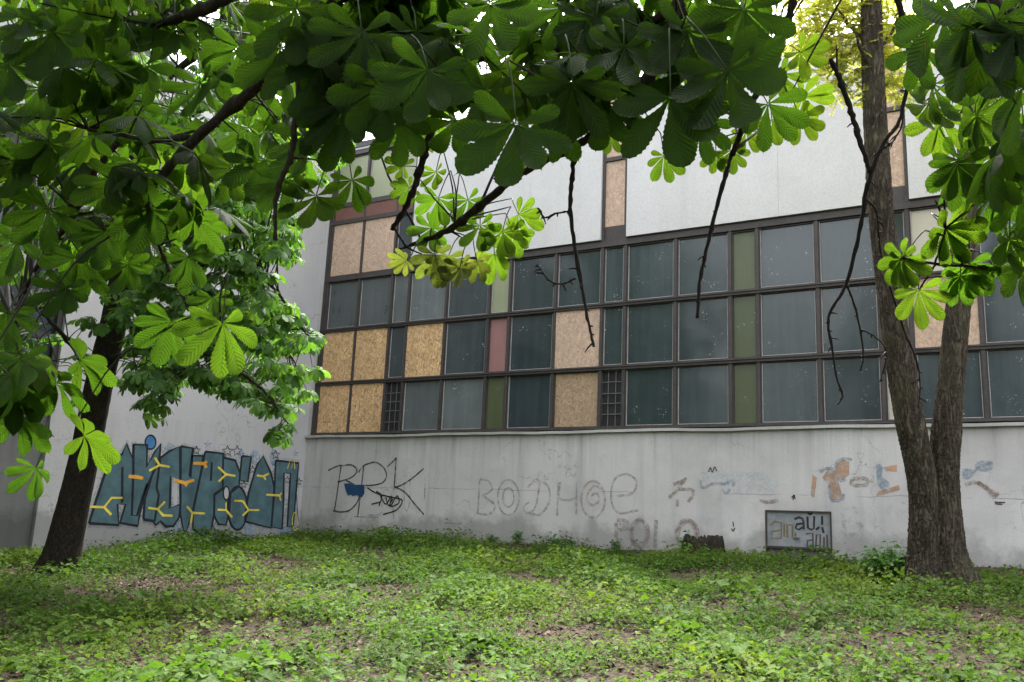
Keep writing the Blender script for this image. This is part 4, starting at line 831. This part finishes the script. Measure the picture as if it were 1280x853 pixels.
def cover():
    N = 84000; x = RNG.uniform(-.0, 19, N); y = -15.2*RNG.random(N)**.85 - .03
    keep = RNG.random(N) < dens(x, y)*1.0
    dx, dy = x-CAMP[0], y-CAMP[1]; dist = np.hypot(dx, dy); fw = dx*FWD[0]+dy*FWD[1]; sd = dx*RT[0]+dy*RT[1]
    keep &= (fw > 2.6) & (sd > -fw*.95-1.5) & (sd < fw*.72+1.5) & (x > .03)
    x, y, dist = x[keep], y[keep], dist[keep]; n = len(x)
    protos = [single_proto(.36, .5), single_proto(.46, .8), single_proto(.28, .3)]
    Vs = []; Fs = []; Us = []; Rs = []; k = 0
    tone = np.clip(.45 + .3*np.sin(x*1.3+.8)*np.sin(y*1.1+2) + RNG.normal(0, .16, n), 0, 1)
    big = RNG.random(n)**2.0*(.55+.9*np.clip(.5+.5*np.sin(x*.9+1)*np.sin(y*1.4)+.35*np.sin(x*3.1+y*2.2), 0, 1)); hgt = (.04 + .20*big)*np.where((y > -1.3) & (x > 9), .55, 1); sc = np.exp(RNG.normal(0, .38, n)); near = y < -3
    z0 = gz(x, y)
    for li in range(13):
        a = RNG.uniform(0, 6.283, n); rr = RNG.uniform(.01, .10, n)*(.7+big)*np.minimum(sc, 1.5); hz = hgt*RNG.uniform(.25, 1.05, n)
        px_ = x+rr*np.cos(a); py_ = np.minimum(y+rr*np.sin(a), -.012); pz = z0+hz
        el = RNG.uniform(-.55, .45, n); a2 = a + RNG.normal(0, .6, n)
        Y = np.stack([np.cos(a2)*np.cos(el), np.sin(a2)*np.cos(el), np.sin(el)], -1)
        Nn = np.stack([RNG.normal(0, .35, n), RNG.normal(0, .35, n), np.ones(n)], -1); Nn -= Y*(Nn*Y).sum(1)[:, None]; Nn /= np.linalg.norm(Nn, axis=1)[:, None]
        X = np.cross(Y, Nn); s = RNG.uniform(.018, .042, n)*(.7+.7*big)*sc
        V, F, U = protos[li % 3]
        Wd = (V[None, :, 0, None]*X[:, None] + V[None, :, 1, None]*Y[:, None] + V[None, :, 2, None]*Nn[:, None])*s[:, None, None] + np.stack([px_, py_, pz], -1)[:, None]
        m = len(V); Vs.append(Wd.reshape(-1, 3)); Fs.append((F[None]+(np.arange(n)*m)[:, None, None]).reshape(-1, 4)+k); k += n*m
        Us.append(np.tile(U, (n, 1))); Rs.append(np.repeat(np.clip(tone+RNG.normal(0, .13, n), 0, 1), m))
    o = mesh_obj('ground_cover', np.concatenate(Vs), np.concatenate(Fs), m_weed, None, True, np.concatenate(Us), np.concatenate(Rs))
    props(o, 'low bright green weeds spreading over the bare soil', 'weeds', None, 'stuff')
cover()
def litter():
    N = 70000; x = RNG.uniform(0.05, 19, N); y = -14*RNG.random(N)**.9 - .05
    dx, dy = x-CAMP[0], y-CAMP[1]; fw = dx*FWD[0]+dy*FWD[1]; sd = dx*RT[0]+dy*RT[1]; keep = (fw > 2.8) & (sd > -fw*.95-1) & (sd < fw*.72+1)
    x, y = x[keep], y[keep]; n = len(x); V, F, U = single_proto(.34, .9)
    a = RNG.uniform(0, 6.283, n); el = RNG.uniform(-.3, .35, n); Y = np.stack([np.cos(a)*np.cos(el), np.sin(a)*np.cos(el), np.sin(el)], -1)
    Nn = np.stack([RNG.normal(0, .5, n), RNG.normal(0, .5, n), np.ones(n)], -1); Nn -= Y*(Nn*Y).sum(1)[:, None]; Nn /= np.linalg.norm(Nn, axis=1)[:, None]; X = np.cross(Y, Nn)
    s = RNG.uniform(.018, .060, n)*(1+.5*(RNG.random(n) < .1)); wx = np.where(RNG.random(n) < .55, RNG.uniform(.05, .2, n), 1.0)
    P = np.stack([x, y, gz(x, y)+RNG.uniform(.008, .03, n)], -1)
    Wd = (V[None, :, 0, None]*X[:, None]*wx[:, None, None] + V[None, :, 1, None]*Y[:, None] + V[None, :, 2, None]*Nn[:, None])*s[:, None, None] + P[:, None]
    m, nt, out = newmat('dead_leaf'); g = G(nt); at_ = g.n('Attribute', attribute_name='rnd')
    c = g.ramp(at_.outputs['Fac'], (0, (.022, .014, .009)), (.45, (.06, .039, .024)), (.85, (.09, .064, .04)), (1, (.155, .125, .09))); g.done(g.pbsdf(c, .85, .2), out)
    o = mesh_obj('leaf_litter', Wd.reshape(-1, 3), (F[None]+(np.arange(n)*len(V))[:, None, None]).reshape(-1, 4), m, None, True, np.tile(U, (n, 1)), np.repeat(RNG.random(n), len(V)))
    props(o, 'brown dead leaves scattered on the soil between the weeds', 'leaf litter', None, 'stuff')
litter()

def bush(name, label, cat, c, w, h, nst, nlf, size, mat, group=None, seed=0):
    rg = np.random.default_rng(seed); t = empty(name, c, label, cat, group); f = Foliage(); st = Tubes(); S = single_proto(.36, .5)
    for _ in range(nst):
        a = rg.uniform(0, 6.283); r = w*math.sqrt(rg.random()); tip = c + np.array([r*math.cos(a), min(r*math.sin(a), -c[1]-.04), h*rg.uniform(.5, 1.0)*(1-.35*(r/w)**2)])
        b0 = c + (tip-c)*np.array([.35, .35, 0]) - UPW*.02
        Q = smooth_path([b0, (b0+tip)/2+UPW*.03, tip], 6); st.add(Q, np.linspace(.005, .002, 6), 5)
        for k in range(nlf):
            q = Q[min(5, 1+int(5*k/nlf))]; u = rg.uniform(0, 6.283); d = np.array([math.cos(u), math.sin(u), rg.uniform(-.3, .4)])
            p = q+d*rg.uniform(.0, .03); p[1] = min(p[1], -.03)
            f.add(S, p, d, UPW+rg.normal(0, .35, 3), size*rg.uniform(.6, 1.15), rg.random())
    st.build('stem', m_stem, t); f.build('foliage', mat, t); return t
c = on_ground(1112, 728); bush('shrub', 'low dark green leafy shrub left of the forked tree trunk', 'shrub', c, .36, .52, 80, 12, .085, m_shrub, None, 3)
# tall weeds along the foot of the wall
TW = [(440, 662, .16, 'short weed at the wall foot under the black tag'), (488, 668, .18, 'small dark weed at the wall foot right of the black tag'), (620, 680, .24, 'upright weed at the wall under the faded word'), (652, 682, .34, 'tallest weed at the wall foot, with a pointed tip, under the faded word'), (700, 684, .18, 'short weed at the wall left of the brown letters'), (718, 686, .2, 'dark upright weed at the wall just left of the brown letters'), (775, 688, .26, 'bushy weed at the wall below the brown letters')]
for k, (x, y, h, lb) in enumerate(TW):
    p = on_facade(x, y); c = np.array([p[0], -.16, 0]); c[2] = gz(c[0], c[1]); bush('weed', lb, 'weed', c, .10, h, 9, 10, .06, m_shrub, 'weeds along the wall foot', 30+k)
# stump with sprouts
sp_ = on_facade(880, 704, -.45); sc_ = np.array([sp_[0], -.5, 0.0]); sc_[2] = gz(sc_[0], sc_[1])
stump = empty('tree_stump', sc_, 'low ragged dark tree stump against the wall under the painted ring', 'stump')
ns = 60; th = np.linspace(0, 2*np.pi, ns, endpoint=False); V = []
prof = [(-.1, 1.15), (.03, 1.08), (.15, 1.0), (.24, .95), (.31, .90), (.30, .72), (.23, .5), (.24, .25)]
rag = RNG.uniform(-.045, .05, ns); rid = 1 + .07*np.sin(th*7) + .06*np.sin(th*13+1) + RNG.normal(0, .03, ns)
for i, (z, r) in enumerate(prof):
    for j in range(ns): V.append(sc_ + np.array([.36*r*rid[j]*math.cos(th[j]), .22*r*rid[j]*math.sin(th[j]), z + (rag[j] if 3 <= i <= 5 else 0)]))
F = [(i*ns+j, i*ns+(j+1) % ns, (i+1)*ns+(j+1) % ns, (i+1)*ns+j) for i in range(len(prof)-1) for j in range(ns)]
V.append(sc_+UPW*.2); T = [((len(prof)-1)*ns+j, (len(prof)-1)*ns+(j+1) % ns, len(V)-1) for j in range(ns)]
mesh_obj('wood', V, [np.array(F), np.array(T)], m_barkd, stump, True)
p = on_facade(861, 690, -.5); c = np.array([p[0], -.55, gz(p[0], -.55)+.0]); bush('weed', 'green sprouting weed growing at the left end of the tree stump', 'weed', c, .14, .42, 14, 11, .075, m_shrub, 'weeds along the wall foot', 77)
# fallen sticks
for k, (pts, r) in enumerate((([(175, 848), (215, 838), (250, 826)], .016), ([(585, 800), (620, 806), (650, 803)], .008))):
    P = [on_ground(*q)+UPW*.03 for q in pts]; V, F, cp_ = tube_arr(smooth_path(P, 14), np.linspace(r, r*.5, 14), 7)
    o = mesh_obj('fallen_stick', V, [F, cp_], m_twig, None, True); props(o, ('pale fallen stick lying in the litter at the lower left', 'thin fallen stick lying among weeds in the middle foreground')[k], 'stick', 'fallen sticks')
